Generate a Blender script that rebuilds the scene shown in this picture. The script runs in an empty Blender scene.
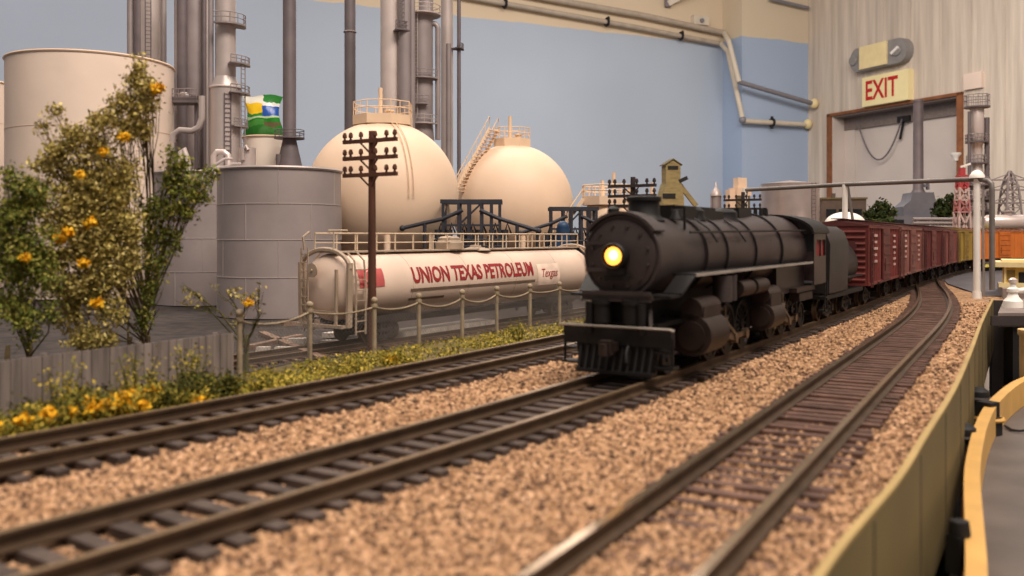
import bpy, bmesh, math, random
import numpy as np
from mathutils import Vector, Matrix, noise
random.seed(7)
rng = np.random.default_rng(11)
S = 0.01                 # all coordinates below are centimetres, x right, y away, z above the near rail heads
ZR = 116.0               # rail height above the room floor
H, F, HY = 3.65, 900.0, 236.0
C = bpy.context.scene.collection
PI = math.pi

# ---------------------------------------------------------------- helpers
def at(px, py, D):
    return Vector(((px-512)*D/F, D, H+(HY-py)*D/F))
def gnd(px, py, z):
    D = (H-z)*F/(py-HY)
    return Vector(((px-512)*D/F, D, z))
def zat(py, D): return H+(HY-py)*D/F
def lin(c):
    out = []
    for v in c[:3]:
        v = v/255.0
        out.append(v/12.92 if v <= .04045 else ((v+.055)/1.055)**2.4)
    return (*out, 1.0)

MATS = {}
def M(name, col, rough=.6, metal=0.0, var=.12, scale=1.5, bump=0.0, col2=None, stretch=None, emit=None, spec=.35, detail=4):
    if name in MATS: return MATS[name]
    m = bpy.data.materials.new(name); m.use_nodes = True
    nt = m.node_tree; N = nt.nodes; L = nt.links
    b = N['Principled BSDF']
    b.inputs['Roughness'].default_value = rough; b.inputs['Metallic'].default_value = metal
    b.inputs['Specular IOR Level'].default_value = spec
    tc = N.new('ShaderNodeTexCoord'); mp = N.new('ShaderNodeMapping')
    L.new(tc.outputs['Object'], mp.inputs['Vector'])
    sc = scale*100.0
    mp.inputs['Scale'].default_value = tuple(sc*s for s in (stretch or (1,1,1)))
    nz = N.new('ShaderNodeTexNoise'); nz.inputs['Scale'].default_value = 1.0; nz.inputs['Detail'].default_value = detail
    L.new(mp.outputs['Vector'], nz.inputs['Vector'])
    rp = N.new('ShaderNodeValToRGB')
    c = lin(col)
    lo = [max(0, v*(1-var*1.6)) for v in c[:3]]+[1]; hi = [min(1, v*(1+var*1.2)) for v in c[:3]]+[1]
    if col2 is not None: lo = list(lin(col2)); hi = list(c)
    rp.color_ramp.elements[0].color = lo; rp.color_ramp.elements[1].color = hi
    rp.color_ramp.elements[0].position = .3; rp.color_ramp.elements[1].position = .7
    L.new(nz.outputs['Fac'], rp.inputs['Fac']); L.new(rp.outputs['Color'], b.inputs['Base Color'])
    if bump:
        bp = N.new('ShaderNodeBump'); bp.inputs['Strength'].default_value = bump; bp.inputs['Distance'].default_value = .0006
        L.new(nz.outputs['Fac'], bp.inputs['Height']); L.new(bp.outputs['Normal'], b.inputs['Normal'])
    if emit:
        b.inputs['Emission Color'].default_value = lin(emit[0]); b.inputs['Emission Strength'].default_value = emit[1]
    MATS[name] = m
    return m
def MI(name, cols, rough=.8, spec=.2):
    """colour picked per loose piece (leaves, stones)"""
    m = bpy.data.materials.new(name); m.use_nodes = True
    nt = m.node_tree; N = nt.nodes; L = nt.links; b = N['Principled BSDF']
    b.inputs['Roughness'].default_value = rough; b.inputs['Specular IOR Level'].default_value = spec
    g = N.new('ShaderNodeNewGeometry'); rp = N.new('ShaderNodeValToRGB'); rp.color_ramp.interpolation = 'CONSTANT'
    el = rp.color_ramp.elements
    while len(el) < len(cols): el.new(.5)
    for i, c in enumerate(cols):
        el[i].position = i/len(cols); el[i].color = lin(c)
    L.new(g.outputs['Random Per Island'], rp.inputs['Fac']); L.new(rp.outputs['Color'], b.inputs['Base Color'])
    return m

def frame_of(d):
    d = Vector(d).normalized()
    a = Vector((0,0,1)) if abs(d.z) < .9 else Vector((1,0,0))
    u = d.cross(a).normalized(); v = u.cross(d).normalized()
    return u, v

class MB:
    def __init__(s): s.v = []; s.f = []; s.m = []
    def add(s, vs, fs, mi=0):
        b = len(s.v); s.v.extend([tuple(x) for x in vs]); s.f.extend([tuple(b+i for i in f) for f in fs]); s.m.extend([mi]*len(fs)); return s
    def box(s, x0, x1, y0, y1, z0, z1, mi=0):
        vs = [(x0,y0,z0),(x1,y0,z0),(x1,y1,z0),(x0,y1,z0),(x0,y0,z1),(x1,y0,z1),(x1,y1,z1),(x0,y1,z1)]
        return s.add(vs, [(0,3,2,1),(4,5,6,7),(0,1,5,4),(1,2,6,5),(2,3,7,6),(3,0,4,7)], mi)
    def bar(s, p, q, w, h, mi=0, up=None):
        p = Vector(p); q = Vector(q); d = (q-p).normalized()
        if up is None:
            up = Vector((0,0,1)) if abs(d.z) < .95 else Vector((0,1,0))
        u = d.cross(Vector(up)).normalized(); v = u.cross(d).normalized()
        u = u*w/2; v = v*h/2
        vs = [p-u-v, p+u-v, p+u+v, p-u+v, q-u-v, q+u-v, q+u+v, q-u+v]
        return s.add(vs, [(0,1,2,3),(7,6,5,4),(0,4,5,1),(1,5,6,2),(2,6,7,3),(3,7,4,0)], mi)
    def cyl(s, p, q, r0, r1=None, n=16, mi=0, caps=True):
        if r1 is None: r1 = r0
        p = Vector(p); q = Vector(q); u, v = frame_of(q-p)
        vs = []
        for c, r in ((p,r0),(q,r1)):
            for i in range(n):
                a = 2*PI*i/n; vs.append(c+u*(r*math.cos(a))+v*(r*math.sin(a)))
        fs = [(i, n+i, n+(i+1)%n, (i+1)%n) for i in range(n)]
        if caps: fs += [tuple(range(n)), tuple(range(2*n-1, n-1, -1))]
        return s.add(vs, fs, mi)
    def tube(s, pts, r, n=6, mi=0, closed=False):
        pts = [Vector(p) for p in pts]; k = len(pts)
        if k < 2: return s
        vs = []; u = None
        for i, p in enumerate(pts):
            if closed: d = pts[(i+1)%k]-pts[i-1]
            else: d = pts[min(i+1,k-1)]-pts[max(i-1,0)]
            if d.length < 1e-9: d = Vector((0,0,1))
            d.normalize()
            if u is None: u, _ = frame_of(d)
            else:
                u = u-d*u.dot(d)
                u = u.normalized() if u.length > 1e-6 else frame_of(d)[0]
            w = d.cross(u)
            rr = r[i] if isinstance(r, (list,tuple)) else r
            for j in range(n):
                a = 2*PI*j/n; vs.append(p+u*(rr*math.cos(a))+w*(rr*math.sin(a)))
        fs = []
        for i in range(k if closed else k-1):
            a = i*n; b = ((i+1)%k)*n
            fs += [(a+j, a+(j+1)%n, b+(j+1)%n, b+j) for j in range(n)]
        if not closed: fs += [tuple(range(n-1,-1,-1)), tuple(range((k-1)*n, k*n))]
        return s.add(vs, fs, mi)
    def lathe(s, o, prof, n=32, axis=(0,0,1), mi=0, a0=0.0, a1=2*PI):
        o = Vector(o); ax = Vector(axis).normalized(); u, v = frame_of(ax)
        full = abs(a1-a0-2*PI) < 1e-6; cnt = n if full else n+1
        vs = []
        for r, z in prof:
            for i in range(cnt):
                a = a0+(a1-a0)*i/n; vs.append(o+ax*z+u*(r*math.cos(a))+v*(r*math.sin(a)))
        fs = []
        for k in range(len(prof)-1):
            for i in range(n):
                j = (i+1)%cnt if full else i+1
                fs.append((k*cnt+i, k*cnt+j, (k+1)*cnt+j, (k+1)*cnt+i))
        if full and prof[0][0] > 1e-6: fs.append(tuple(range(n-1,-1,-1)))
        if full and prof[-1][0] > 1e-6: fs.append(tuple(range((len(prof)-1)*n, len(prof)*n)))
        return s.add(vs, fs, mi)
    def ball(s, c, r, nu=20, nv=12, mi=0, sq=(1,1,1), v0=0.0, v1=1.0):
        c = Vector(c); vs = []
        for j in range(nv+1):
            t = PI*(v0+(v1-v0)*j/nv)
            for i in range(nu):
                a = 2*PI*i/nu
                vs.append(c+Vector((r*math.sin(t)*math.cos(a)*sq[0], r*math.sin(t)*math.sin(a)*sq[1], r*math.cos(t)*sq[2])))
        fs = [(j*nu+i, (j+1)*nu+i, (j+1)*nu+(i+1)%nu, j*nu+(i+1)%nu) for j in range(nv) for i in range(nu)]
        return s.add(vs, fs, mi)
    def prism(s, poly, o, u, v, w, mi=0):
        """poly of (a,b) in the plane o+a*u+b*v, pushed along vector w"""
        o = Vector(o); u = Vector(u); v = Vector(v); w = Vector(w); n = len(poly)
        base = [o+u*a+v*b for a, b in poly]
        vs = base+[p+w for p in base]
        fs = [tuple(range(n-1,-1,-1)), tuple(range(n,2*n))]+[(i,(i+1)%n,n+(i+1)%n,n+i) for i in range(n)]
        return s.add(vs, fs, mi)
    def torus(s, c, R, r, axis=(0,0,1), n=32, k=6, mi=0):
        u, v = frame_of(axis); c = Vector(c)
        return s.tube([c+u*(R*math.cos(2*PI*i/n))+v*(R*math.sin(2*PI*i/n)) for i in range(n)], r, k, mi, True)
    def build(s, name, mats, parent=None, loc=None, sharp=38, fix=True):
        me = bpy.data.meshes.new(name)
        me.from_pydata([(a*S,b*S,c*S) for a,b,c in s.v], [], s.f)
        for m in (mats if isinstance(mats,(list,tuple)) else [mats]): me.materials.append(m)
        if any(s.m): me.polygons.foreach_set('material_index', s.m)
        me.polygons.foreach_set('use_smooth', [True]*len(s.f))
        if fix and len(s.f) < 60000:
            bm = bmesh.new(); bm.from_mesh(me); bmesh.ops.recalc_face_normals(bm, faces=bm.faces); bm.to_mesh(me); bm.free()
        me.set_sharp_from_angle(angle=math.radians(sharp))
        o = bpy.data.objects.new(name, me); C.objects.link(o)
        if parent is not None: o.parent = parent
        if loc is not None:
            z = loc[2] if parent is not None else loc[2]+ZR
            o.location = (loc[0]*S, loc[1]*S, z*S)
        elif parent is None: o.location = (0,0,ZR*S)
        return o

def raw_mesh(name, verts, faces, mat, parent=None, smooth=False):
    """verts (n,3) numpy in cm, faces (m,k) numpy"""
    me = bpy.data.meshes.new(name)
    n = len(verts); m, k = faces.shape
    me.vertices.add(n); me.vertices.foreach_set('co', (verts*S).astype(np.float32).ravel())
    me.loops.add(m*k); me.loops.foreach_set('vertex_index', faces.astype(np.int32).ravel())
    me.polygons.add(m); me.polygons.foreach_set('loop_start', np.arange(0,m*k,k,dtype=np.int32))
    me.polygons.foreach_set('use_smooth', [smooth]*m)
    me.update(calc_edges=True); me.validate()
    me.materials.append(mat)
    o = bpy.data.objects.new(name, me); C.objects.link(o)
    if parent is not None: o.parent = parent
    else: o.location = (0,0,ZR*S)
    return o

def tag(o, label, cat, group=None, kind=None):
    o['label'] = label; o['category'] = cat
    if group: o['group'] = group
    if kind: o['kind'] = kind
    return o
def thing(name, label, cat, loc=(0,0,0), rot=0.0, group=None):
    o = bpy.data.objects.new(name, None); C.objects.link(o); o.empty_display_size = .02
    o.location = (loc[0]*S, loc[1]*S, (loc[2]+ZR)*S); o.rotation_euler = (0,0,rot)
    return tag(o, label, cat, group)
def struct(o, label=None, cat=None):
    o['kind'] = 'structure'
    if label: o['label'] = label
    if cat: o['category'] = cat
    return o
def copy_tree(o, parent=None):
    c = o.copy(); C.objects.link(c); c.parent = parent
    for ch in list(o.children): copy_tree(ch, c)
    return c

FONT_CACHE = {}
def text_mesh(txt, size, shear=0.0, sx=1.0, bold=.0, cuts=0):
    """lettering as (verts, faces), x along the line, y up, centred on the origin, cm"""
    cu = bpy.data.curves.new('lettering', 'FONT'); cu.body = txt; cu.size = 1.0; cu.align_x = 'CENTER'; cu.align_y = 'CENTER'
    cu.shear = shear; cu.offset = bold; cu.resolution_u = 3
    o = bpy.data.objects.new('lettering', cu); C.objects.link(o)
    dg = bpy.context.evaluated_depsgraph_get(); dg.update()
    me = bpy.data.meshes.new_from_object(o.evaluated_get(dg))
    bm = bmesh.new(); bm.from_mesh(me)
    for k in range(cuts):
        y = -.4+.8*(k+.5)/cuts
        bmesh.ops.bisect_plane(bm, geom=bm.verts[:]+bm.edges[:]+bm.faces[:], plane_co=(0,y,0), plane_no=(0,1,0))
    vs = [(v.co.x*size*sx, v.co.y*size) for v in bm.verts]; bm.verts.index_update()
    fs = [tuple(v.index for v in f.verts) for f in bm.faces]
    bm.free(); bpy.data.objects.remove(o); bpy.data.curves.remove(cu); bpy.data.meshes.remove(me)
    return vs, fs

# ---------------------------------------------------------------- paths of the tracks
def catmull(pts, step=.25):
    pts = [Vector((p[0],p[1],0)) for p in pts]
    P = [pts[0]*2-pts[1]]+pts+[pts[-1]*2-pts[-2]]
    dense = []
    for i in range(1, len(P)-2):
        a,b,c,d = P[i-1],P[i],P[i+1],P[i+2]
        for k in range(60):
            t = k/60
            dense.append(.5*((2*b)+(c-a)*t+(2*a-5*b+4*c-d)*t*t+(3*b-a-3*c+d)*t**3))
    dense.append(pts[-1])
    out = [dense[0]]; acc = 0.0
    for i in range(1, len(dense)):
        seg = dense[i]-dense[i-1]; l = seg.length; pos = 0.0
        while acc+(l-pos) >= step:
            pos += step-acc; acc = 0.0
            out.append(dense[i-1]+seg*(pos/l))
        acc += l-pos
    return out
class Path:
    def __init__(s, pts, step=.25):
        s.p = catmull(pts, step); s.step = step; s.L = (len(s.p)-1)*step
        for _ in range(6):     # relax the measured points into one flowing line
            q = s.p[:]
            w = 14
            cs = [Vector((0,0,0))]
            for v in s.p: cs.append(cs[-1]+v)
            for i in range(len(q)):
                k = min(w, i, len(q)-1-i)
                q[i] = (cs[i+k+1]-cs[i-k])/(2*k+1)
            s.p = q
        s.xs = np.array([v.x for v in s.p]); s.ys = np.array([v.y for v in s.p])
    def pos(s, t):
        i = max(0, min(len(s.p)-2, int(t/s.step))); f = t/s.step-i
        return s.p[i].lerp(s.p[i+1], f) if f <= 1 else s.p[i+1]+(s.p[i+1]-s.p[i])*(f-1)
    def dir(s, t):
        a = s.pos(max(0,t-.6)); b = s.pos(t+.6); return (b-a).normalized()
    def off(s, t, v):      # v > 0 to the right of the way we look
        d = s.dir(t); return s.pos(t)+Vector((d.y,-d.x,0))*v
    def s_at_y(s, y):
        return float(np.interp(y, s.ys[:np.argmax(s.ys)], np.arange(int(np.argmax(s.ys)))*s.step))
    def x_at(s, y):
        k = int(np.argmax(s.ys)); return np.interp(y, s.ys[:k], s.xs[:k])
PB = Path([(-12.0,1.9),(-8.75,6.2),(-5.93,10.15),(-2.5,15.1),(2.3,22.3),(9.4,34.3),(17.1,46.9),(27.8,65.3),(36.5,79.4),(44.3,92.0),(50,100.2),(56,105.4),(64,107.6),(75,105.5),(90,99),(110,88)])
PC = Path([(-4.2,.5),(-1.6,5.0),(1.2,9.9),(4.85,16.4),(12.7,30.2),(18.2,39.8),(23.5,50.0),(28.7,61.5),(32.9,71.5),(36.9,80.0)])
PA = Path([(-17.0,3.8),(-12.5,10.2),(-9.0,15.1),(-6.27,18.95),(-3.6,23.1),(1.0,30.5),(9,43.4),(20,61),(37,87)])
TANK0 = Vector((-9.02,42.17,0)); TANKD = Vector((.556,.831,0)).normalized()
PT = Path([TANK0-TANKD*9, TANK0-TANKD*2, TANK0+TANKD*12, TANK0+TANKD*26, TANK0+TANKD*40])
YARD = -1.85

# fascia edge (right border of the railway board) and fence line
FE = [(1.2,6.2),(3.57,10.46),(6.05,14.28),(7.92,17.4),(11.2,22.9),(15.5,30.5),(21.3,40.9),(29.6,55.5)]
def xF(y): return float(np.interp(y, [p[1] for p in FE], [p[0] for p in FE]))
FN = [(-16.5,13.0),(-11.8,20.7),(-8.2,27.1),(-6.83,30.4),(-5.1,32.4),(-3.6,34.8),(-2.06,37.2),(-.67,39.6),(.83,41.6),(2.3,43.6),(6.2,49.5),(13,60),(30,86)]
def xN(y): return float(np.interp(y, [p[1] for p in FN], [p[0] for p in FN]))

# ---------------------------------------------------------------- materials
m_ballast = bpy.data.materials.new('ballast_bed'); m_ballast.use_nodes = True
def _mk_ballast(m):
    nt = m.node_tree; N = nt.nodes; L = nt.links; b = N['Principled BSDF']; b.inputs['Roughness'].default_value = .9; b.inputs['Specular IOR Level'].default_value = .15
    tc = N.new('ShaderNodeTexCoord')
    vo = N.new('ShaderNodeTexVoronoi'); vo.inputs['Scale'].default_value = 720; L.new(tc.outputs['Object'], vo.inputs['Vector'])
    rp = N.new('ShaderNodeValToRGB'); el = rp.color_ramp.elements
    cols = [(90,68,52),(138,106,78),(174,138,104),(150,116,86),(188,154,120)]
    while len(el) < len(cols): el.new(.5)
    for i, c in enumerate(cols): el[i].position = i/(len(cols)-1); el[i].color = lin(c)
    sep = N.new('ShaderNodeSeparateColor'); L.new(vo.outputs['Color'], sep.inputs['Color']); L.new(sep.outputs['Red'], rp.inputs['Fac'])
    L.new(rp.outputs['Color'], b.inputs['Base Color'])
    bp = N.new('ShaderNodeBump'); bp.inputs['Strength'].default_value = .8; bp.inputs['Distance'].default_value = .0006; bp.invert = True
    L.new(vo.outputs['Distance'], bp.inputs['Height']); L.new(bp.outputs['Normal'], b.inputs['Normal'])
_mk_ballast(m_ballast)
m_stone = MI('ballast_stone', [(186,148,114),(166,130,98),(206,168,134),(122,92,70),(178,142,108),(82,62,50),(196,158,122),(150,116,86),(106,80,62)], .9)
m_rail = M('rail_rust', (74,58,44), .55, .3, .2, 2)
m_railtop = M('rail_head', (132,110,84), .38, .6, .15, 1.2)
m_railtopC = M('rail_head_polished', (176,152,124), .2, .9, .1, 1.2)
m_tie = M('tie_wood', (76,64,58), .85, 0, .3, 2.0, .3)
m_tieC = M('tie_wood_brown', (92,68,58), .85, 0, .3, 2.0, .3)
m_yard = M('yard_soil', (54,47,45), .95, 0, .35, 1.2, .5)
m_verge = M('verge_soil', (112,96,52), .95, 0, .4, 1.2, .6, col2=(74,66,40))
m_cream = M('cream_paint', (224,196,170), .5, 0, .04, .25)
m_cream2 = M('cream_tank_paint', (228,208,192), .55, 0, .04, .3)
m_creamtrim = M('cream_trim', (222,194,164), .55, 0, .05, .6)
m_grey = M('grey_tank_paint', (152,141,139), .5, .1, .08, .35)
m_greyseam = M('grey_seam', (176,164,160), .45, .25, .06, 1)
m_silver = M('silver_column', (184,172,168), .38, .3, .08, .4)
m_silverd = M('dark_silver_column', (148,138,138), .45, .25, .1, .4)
m_silverl = M('bright_silver', (214,200,194), .32, .35, .06, .5)
m_dgrey = M('dark_grey_column', (108,99,102), .5, .15, .1, .5)
m_loco = M('locomotive_black', (42,37,37), .5, .2, .18, .9)
m_locog = M('smokebox_graphite', (66,58,57), .5, .25, .16, .8)
m_locod = M('locomotive_underside', (21,19,19), .55, .1, .25, 1.2)
m_locob = M('boiler_brown_black', (54,43,43), .4, .2, .16, .6)
m_rust = M('weathered_steel', (48,37,33), .5, .2, .25, 1.5)
m_rod = M('rod_steel', (128,112,94), .3, .8, .15, 1.5)
m_edge = M('running_board_edge', (150,142,134), .5, .2, .1, 1)
m_lens = M('headlight_lens', (255,200,110), .3, emit=((255,158,58), 3.2))
m_lensc = M('headlight_lens_core', (255,226,160), .3, emit=((255,206,116), 6.0))
m_red = M('red_window', (150,40,40), .5)
m_black = M('flat_black', (28,26,27), .6, 0, .2, 1)
m_glassd = M('dark_glass', (30,34,36), .1, 0, .05, 1)

# ---------------------------------------------------------------- ground
def grid(name, rows, mat):
    R = len(rows); K = len(rows[0])
    v = np.array(rows, dtype=float).reshape(-1,3)
    i = np.arange(R-1)[:,None]*K+np.arange(K-1)[None,:]
    f = np.stack([i, i+1, i+K+1, i+K], -1).reshape(-1,4)
    return raw_mesh(name, v, f, mat, smooth=True)
def hump(x, y, sc, amp, o=0.0):
    return amp*noise.noise(Vector((x*sc, y*sc, o)))
def ground_z(x, y):
    return -.36+hump(x,y,.5,.05)+hump(x,y,2.2,.035,4)
rows = []
for i in range(230):
    y = 4.5*math.exp(i/229*math.log(56.5/4.5))
    x0 = PA.x_at(y)-2.6; x1 = xF(y)
    row = []
    for j in range(150):
        x = x0+(x1-x0)*j/149
        z = ground_z(x,y)
        e = min(1, max(0,(x-x0)/1.2)); z -= (1-e)*.28
        e2 = min(1, (x1-x)/.8); z -= (1-e2)*.05
        row.append((x,y,z))
    rows.append(row)
struct(grid('ground_ballast_bed', rows, m_ballast), 'tan stone ballast bed under the three tracks', 'ballast bed')
rows = []
for i in range(60):
    y = 56.0+i*2.2
    x0 = min(PA.x_at(min(y,86))-2.6, 60) if y < 86 else 34.0-(y-86)*.2
    rows.append([(x0+(120-x0)*j/70, y, ground_z(x0+(120-x0)*j/70, y)-(0.0 if y<64 else .02)) for j in range(71)])
struct(grid('ground_far_board', rows, m_ballast), 'pale ballast ground beyond the curve', 'ground')
# grass verge between track and fence, and the lower yard behind it
rows = []
for i in range(150):
    y = 8*math.exp(i/149*math.log(90/8))
    x1 = PA.x_at(min(y,86))-2.2 ; xn = xN(y)
    row = []
    for j in range(26):
        t = j/25; x = xn-.5+(x1-xn+.5)*t
        row.append((x, y, -.62+.12*t+hump(x,y,.7,.07,9)-max(0,(t-.9))*1.2))
    for k, dz in ((1,-.35),(2,-.9),(3,YARD+.1-(-.6)),(4,YARD-.05+.6)):
        row.insert(0, (xn-.5-.35*k, y, -.6+dz))
    rows.append(row)
struct(grid('ground_verge', rows, m_verge), 'grassy bank between the rear track and the fences', 'bank')
rows = []
for i in range(110):
    y = 10*math.exp(i/109*math.log(330/10)); xr = xN(min(y,86))-1.2+(max(0,y-86)*.4)
    rows.append([(-190+(xr+190)*(j/90)**.6, y, YARD+hump(-190+(xr+190)*(j/90)**.6,y,.35,.05)) for j in range(91)])
struct(grid('ground_yard', rows, m_yard), 'dark low yard ground around the refinery', 'ground')
rows = [[(-30+j*8, y, YARD-.15) for j in range(30)] for y in (90,120,160,200,250,300,340)]
struct(grid('ground_back', rows, m_yard), 'dark ground at the back of the layout', 'ground')

# ---------------------------------------------------------------- tracks
RAILP = [(-.15,-.25),(.15,-.25),(.15,-.215),(.035,-.185),(.035,-.075),(.065,-.06),(.065,0),(-.065,0),(-.065,-.06),(-.035,-.075),(-.035,-.185),(-.15,-.215)]
def rail_mb(path, s0, s1, v, dz=0.0, step=.5):
    mb = MB(); n = max(2, int((s1-s0)/step)); K = len(RAILP); vs = []
    for i in range(n+1):
        t = s0+(s1-s0)*i/n; d = path.dir(t); side = Vector((d.y,-d.x,0)); p = path.pos(t)+side*v
        for a, b in RAILP: vs.append(p+side*a+Vector((0,0,b+dz)))
    for i in range(n):
        for k in range(K):
            k2 = (k+1)%K
            mb.add([], [], 0)
            mb.f.append((i*K+k, i*K+k2, (i+1)*K+k2, (i+1)*K+k)); mb.m.append(1 if k == 6 else 0)
    mb.v = vs
    mb.f.append(tuple(range(K-1,-1,-1))); mb.m.append(0); mb.f.append(tuple(range(n*K,(n+1)*K))); mb.m.append(0)
    return mb
def tie_box(mb, path, t, L, W, T, ztop, jit=.03):
    d = path.dir(t); p = path.pos(t); r = random
    d = (d+Vector((d.y,-d.x,0))*r.uniform(-jit,jit)).normalized(); side = Vector((d.y,-d.x,0))
    off = r.uniform(-.06,.06); l = L/2+r.uniform(-.04,.04); w = W/2*r.uniform(.9,1.08)
    c = p+side*off; a = []
    for z in (ztop-T, ztop):
        for sx, sy in ((-1,-1),(1,-1),(1,1),(-1,1)): a.append(c+side*(l*sx)+d*(w*sy)+Vector((0,0,z)))
    mb.add(a, [(0,3,2,1),(4,5,6,7),(0,1,5,4),(1,2,6,5),(2,3,7,6),(3,0,4,7)])
def track(label, path, s0, s1, sp, tiem, W, near, group, topm, dz=0.0, sink=None, skip=None):
    root = thing('railway_track', label, 'railway track', (0,0,0), 0, group)
    for v in (-.825,.825): rail_mb(path, s0, s1, v, dz).build('rail', [m_rail, topm], root)
    t = s0+.1; far = MB(); cnt = 0
    while t < s1-.1:
        z = -.245+dz+random.uniform(-.012,.012)
        if sink: z -= sink(t)
        if near[0] <= t <= near[1] and cnt < 98:
            mb = MB(); tie_box(mb, path, t, 2.62, W, .2, z); mb.build('tie', tiem, root); cnt += 1
        else: tie_box(far, path, t, 2.62, W, .2, z)
        t += sp*random.uniform(.95,1.05)
    if far.f:
        o = far.build('ties', tiem, root); o['kind'] = 'stuff'
    return root
sA0 = PA.s_at_y(9); sB0 = PB.s_at_y(5.5); sC0 = PC.s_at_y(5.5)
track('rear weathered track running along the flowering fence verge', PA, sA0, PA.L, .58, m_tie, .27, (sA0, sA0+56), 'three main line tracks', m_railtop)
track('middle track that the black steam locomotive runs on', PB, sB0, PB.L-2, .59, m_tie, .27, (sB0, sB0+56), 'three main line tracks', m_railtop)
track('front track with brown ties sunk in ballast beside the olive board edge', PC, sC0, PC.L-.5, .52, m_tieC, .25, (PC.s_at_y(12), PC.s_at_y(12)+50), 'three main line tracks', m_railtopC,
      sink=lambda t: .07 if PC.pos(t).y < 13 else (.035 if PC.pos(t).y < 19 and random.random() < .5 else 0))
track('low spur track under the white tank car', PT, 1, PT.L-1, .6, m_tieC, .27, (4, 40), None, m_railtop, dz=-1.5)

# loose stones lying on the ballast
def stones():
    base = np.array([(1,0,0),(-1,0,0),(0,1,0),(0,-1,0),(0,0,1),(0,0,-1)], float)
    tri = np.array([(0,2,4),(2,1,4),(1,3,4),(3,0,4),(2,0,5),(1,2,5),(3,1,5),(0,3,5)])
    def tiephase(path, s0, sp): return path
    P = []
    tries = 0
    paths = []
    for path in (PA, PB, PC):
        paths.append(np.stack([path.xs, path.ys], 1))
    N = 120000
    y = 1/(1/5.0-(rng.random(N))*(1/5.0-1/54.0))
    u = rng.random(N)
    x0 = np.array([PA.x_at(v)-2.3 for v in y]); x1 = np.array([xF(v) for v in y])
    x = x0+(x1-x0)*u
    zz = np.array([ground_z(a,b) for a,b in zip(x,y)])
    r = rng.uniform(.030,.062,N)*np.clip(.85+y*.012,.9,1.4)
    keep = np.ones(N,bool)
    for pi, arr in enumerate(paths):
        a = arr[(arr[:,1]<60)]
        # distance to polyline by nearest sample
        idx = np.searchsorted(a[:,1], y).clip(1,len(a)-1)
        d = a[idx]-a[idx-1]; d /= np.linalg.norm(d,axis=1)[:,None]
        v = (x-a[idx,0])*d[:,1]-(y-a[idx,1])*d[:,0]
        onrail = np.abs(np.abs(v)-.825) < .13
        between = (np.abs(v) < 1.33)
        keep &= ~onrail
        if pi == 2:
            thin = between & (y > 15) & (rng.random(N) < np.clip((y-13)/8,0,.95)); keep &= ~thin
            zz[between & (y < 20)] += .03
        else:
            keep &= ~(between & (rng.random(N) < .35)); zz[between] -= .02
    edge = (x1-x) < .15; keep &= ~edge
    x,y,zz,r = x[keep],y[keep],zz[keep],r[keep]; n = len(x)
    jit = 1+rng.uniform(-.35,.35,(n,6,1))
    ang = rng.uniform(0,2*PI,n); ca,sa = np.cos(ang),np.sin(ang)
    b = base[None]*jit+rng.uniform(-.25,.25,(n,6,3))
    bx = b[:,:,0]*ca[:,None]-b[:,:,1]*sa[:,None]; by = b[:,:,0]*sa[:,None]+b[:,:,1]*ca[:,None]; bz = b[:,:,2]*.75
    V = np.stack([bx*r[:,None]+x[:,None], by*r[:,None]+y[:,None], bz*r[:,None]+zz[:,None]+r[:,None]*.25], -1).reshape(-1,3)
    Fc = (tri[None]+np.arange(n)[:,None,None]*6).reshape(-1,3)
    o = raw_mesh('ballast', V, Fc, m_stone)
    tag(o, 'pinkish tan crushed stone ballast covering the ground between tracks', 'ballast', kind='stuff')
stones()

# ---------------------------------------------------------------- steam locomotive
def wheel(root_or_part, name, x, y, r, w, mats, spokes=0, parent=None):
    mb = MB(); sgn = 1 if y > 0 else -1
    mb.lathe((x,y-sgn*w/2,r), [(r*.78,0),(r*1.06,0),(r*1.06,w*.22),(r,w*.3),(r,w),(r*.86,w),(r*.84,w*.75),(r*.78,w*.7),(r*.78,0)], 28, (0,sgn,0))
    mb.cyl((x,y-sgn*w*.4,r),(x,y+sgn*w*.55,r),r*.24,r*.22,12)
    if spokes:
        for k in range(spokes):
            a = 2*PI*k/spokes
            mb.bar((x+r*.2*math.cos(a),y,r+r*.2*math.sin(a)),(x+r*.82*math.cos(a),y,r+r*.82*math.sin(a)),r*.1,w*.5,0,(0,1,0))
        mb.prism([(r*.35*math.cos(a),r*.35*math.sin(a)-r*.55) for a in [PI*(1+k/8) for k in range(9)]], (x,y,r), (1,0,0),(0,0,1),(0,sgn*w*.45,0))
    else:
        mb.cyl((x,y-sgn*w*.1,r),(x,y+sgn*w*.3,r),r*.8,r*.8,24)
    return mb.build(name, mats, root_or_part)

def place_on(path, s_front, s_rear):
    a = path.pos(s_front); b = path.pos(s_rear); f = (a-b).normalized()
    return a, math.atan2(f.y, f.x)

SB_FRONT = PB.s_at_y(23.1)
LOCO_L = 17.4
p0, rot = place_on(PB, SB_FRONT, SB_FRONT+LOCO_L)
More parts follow.
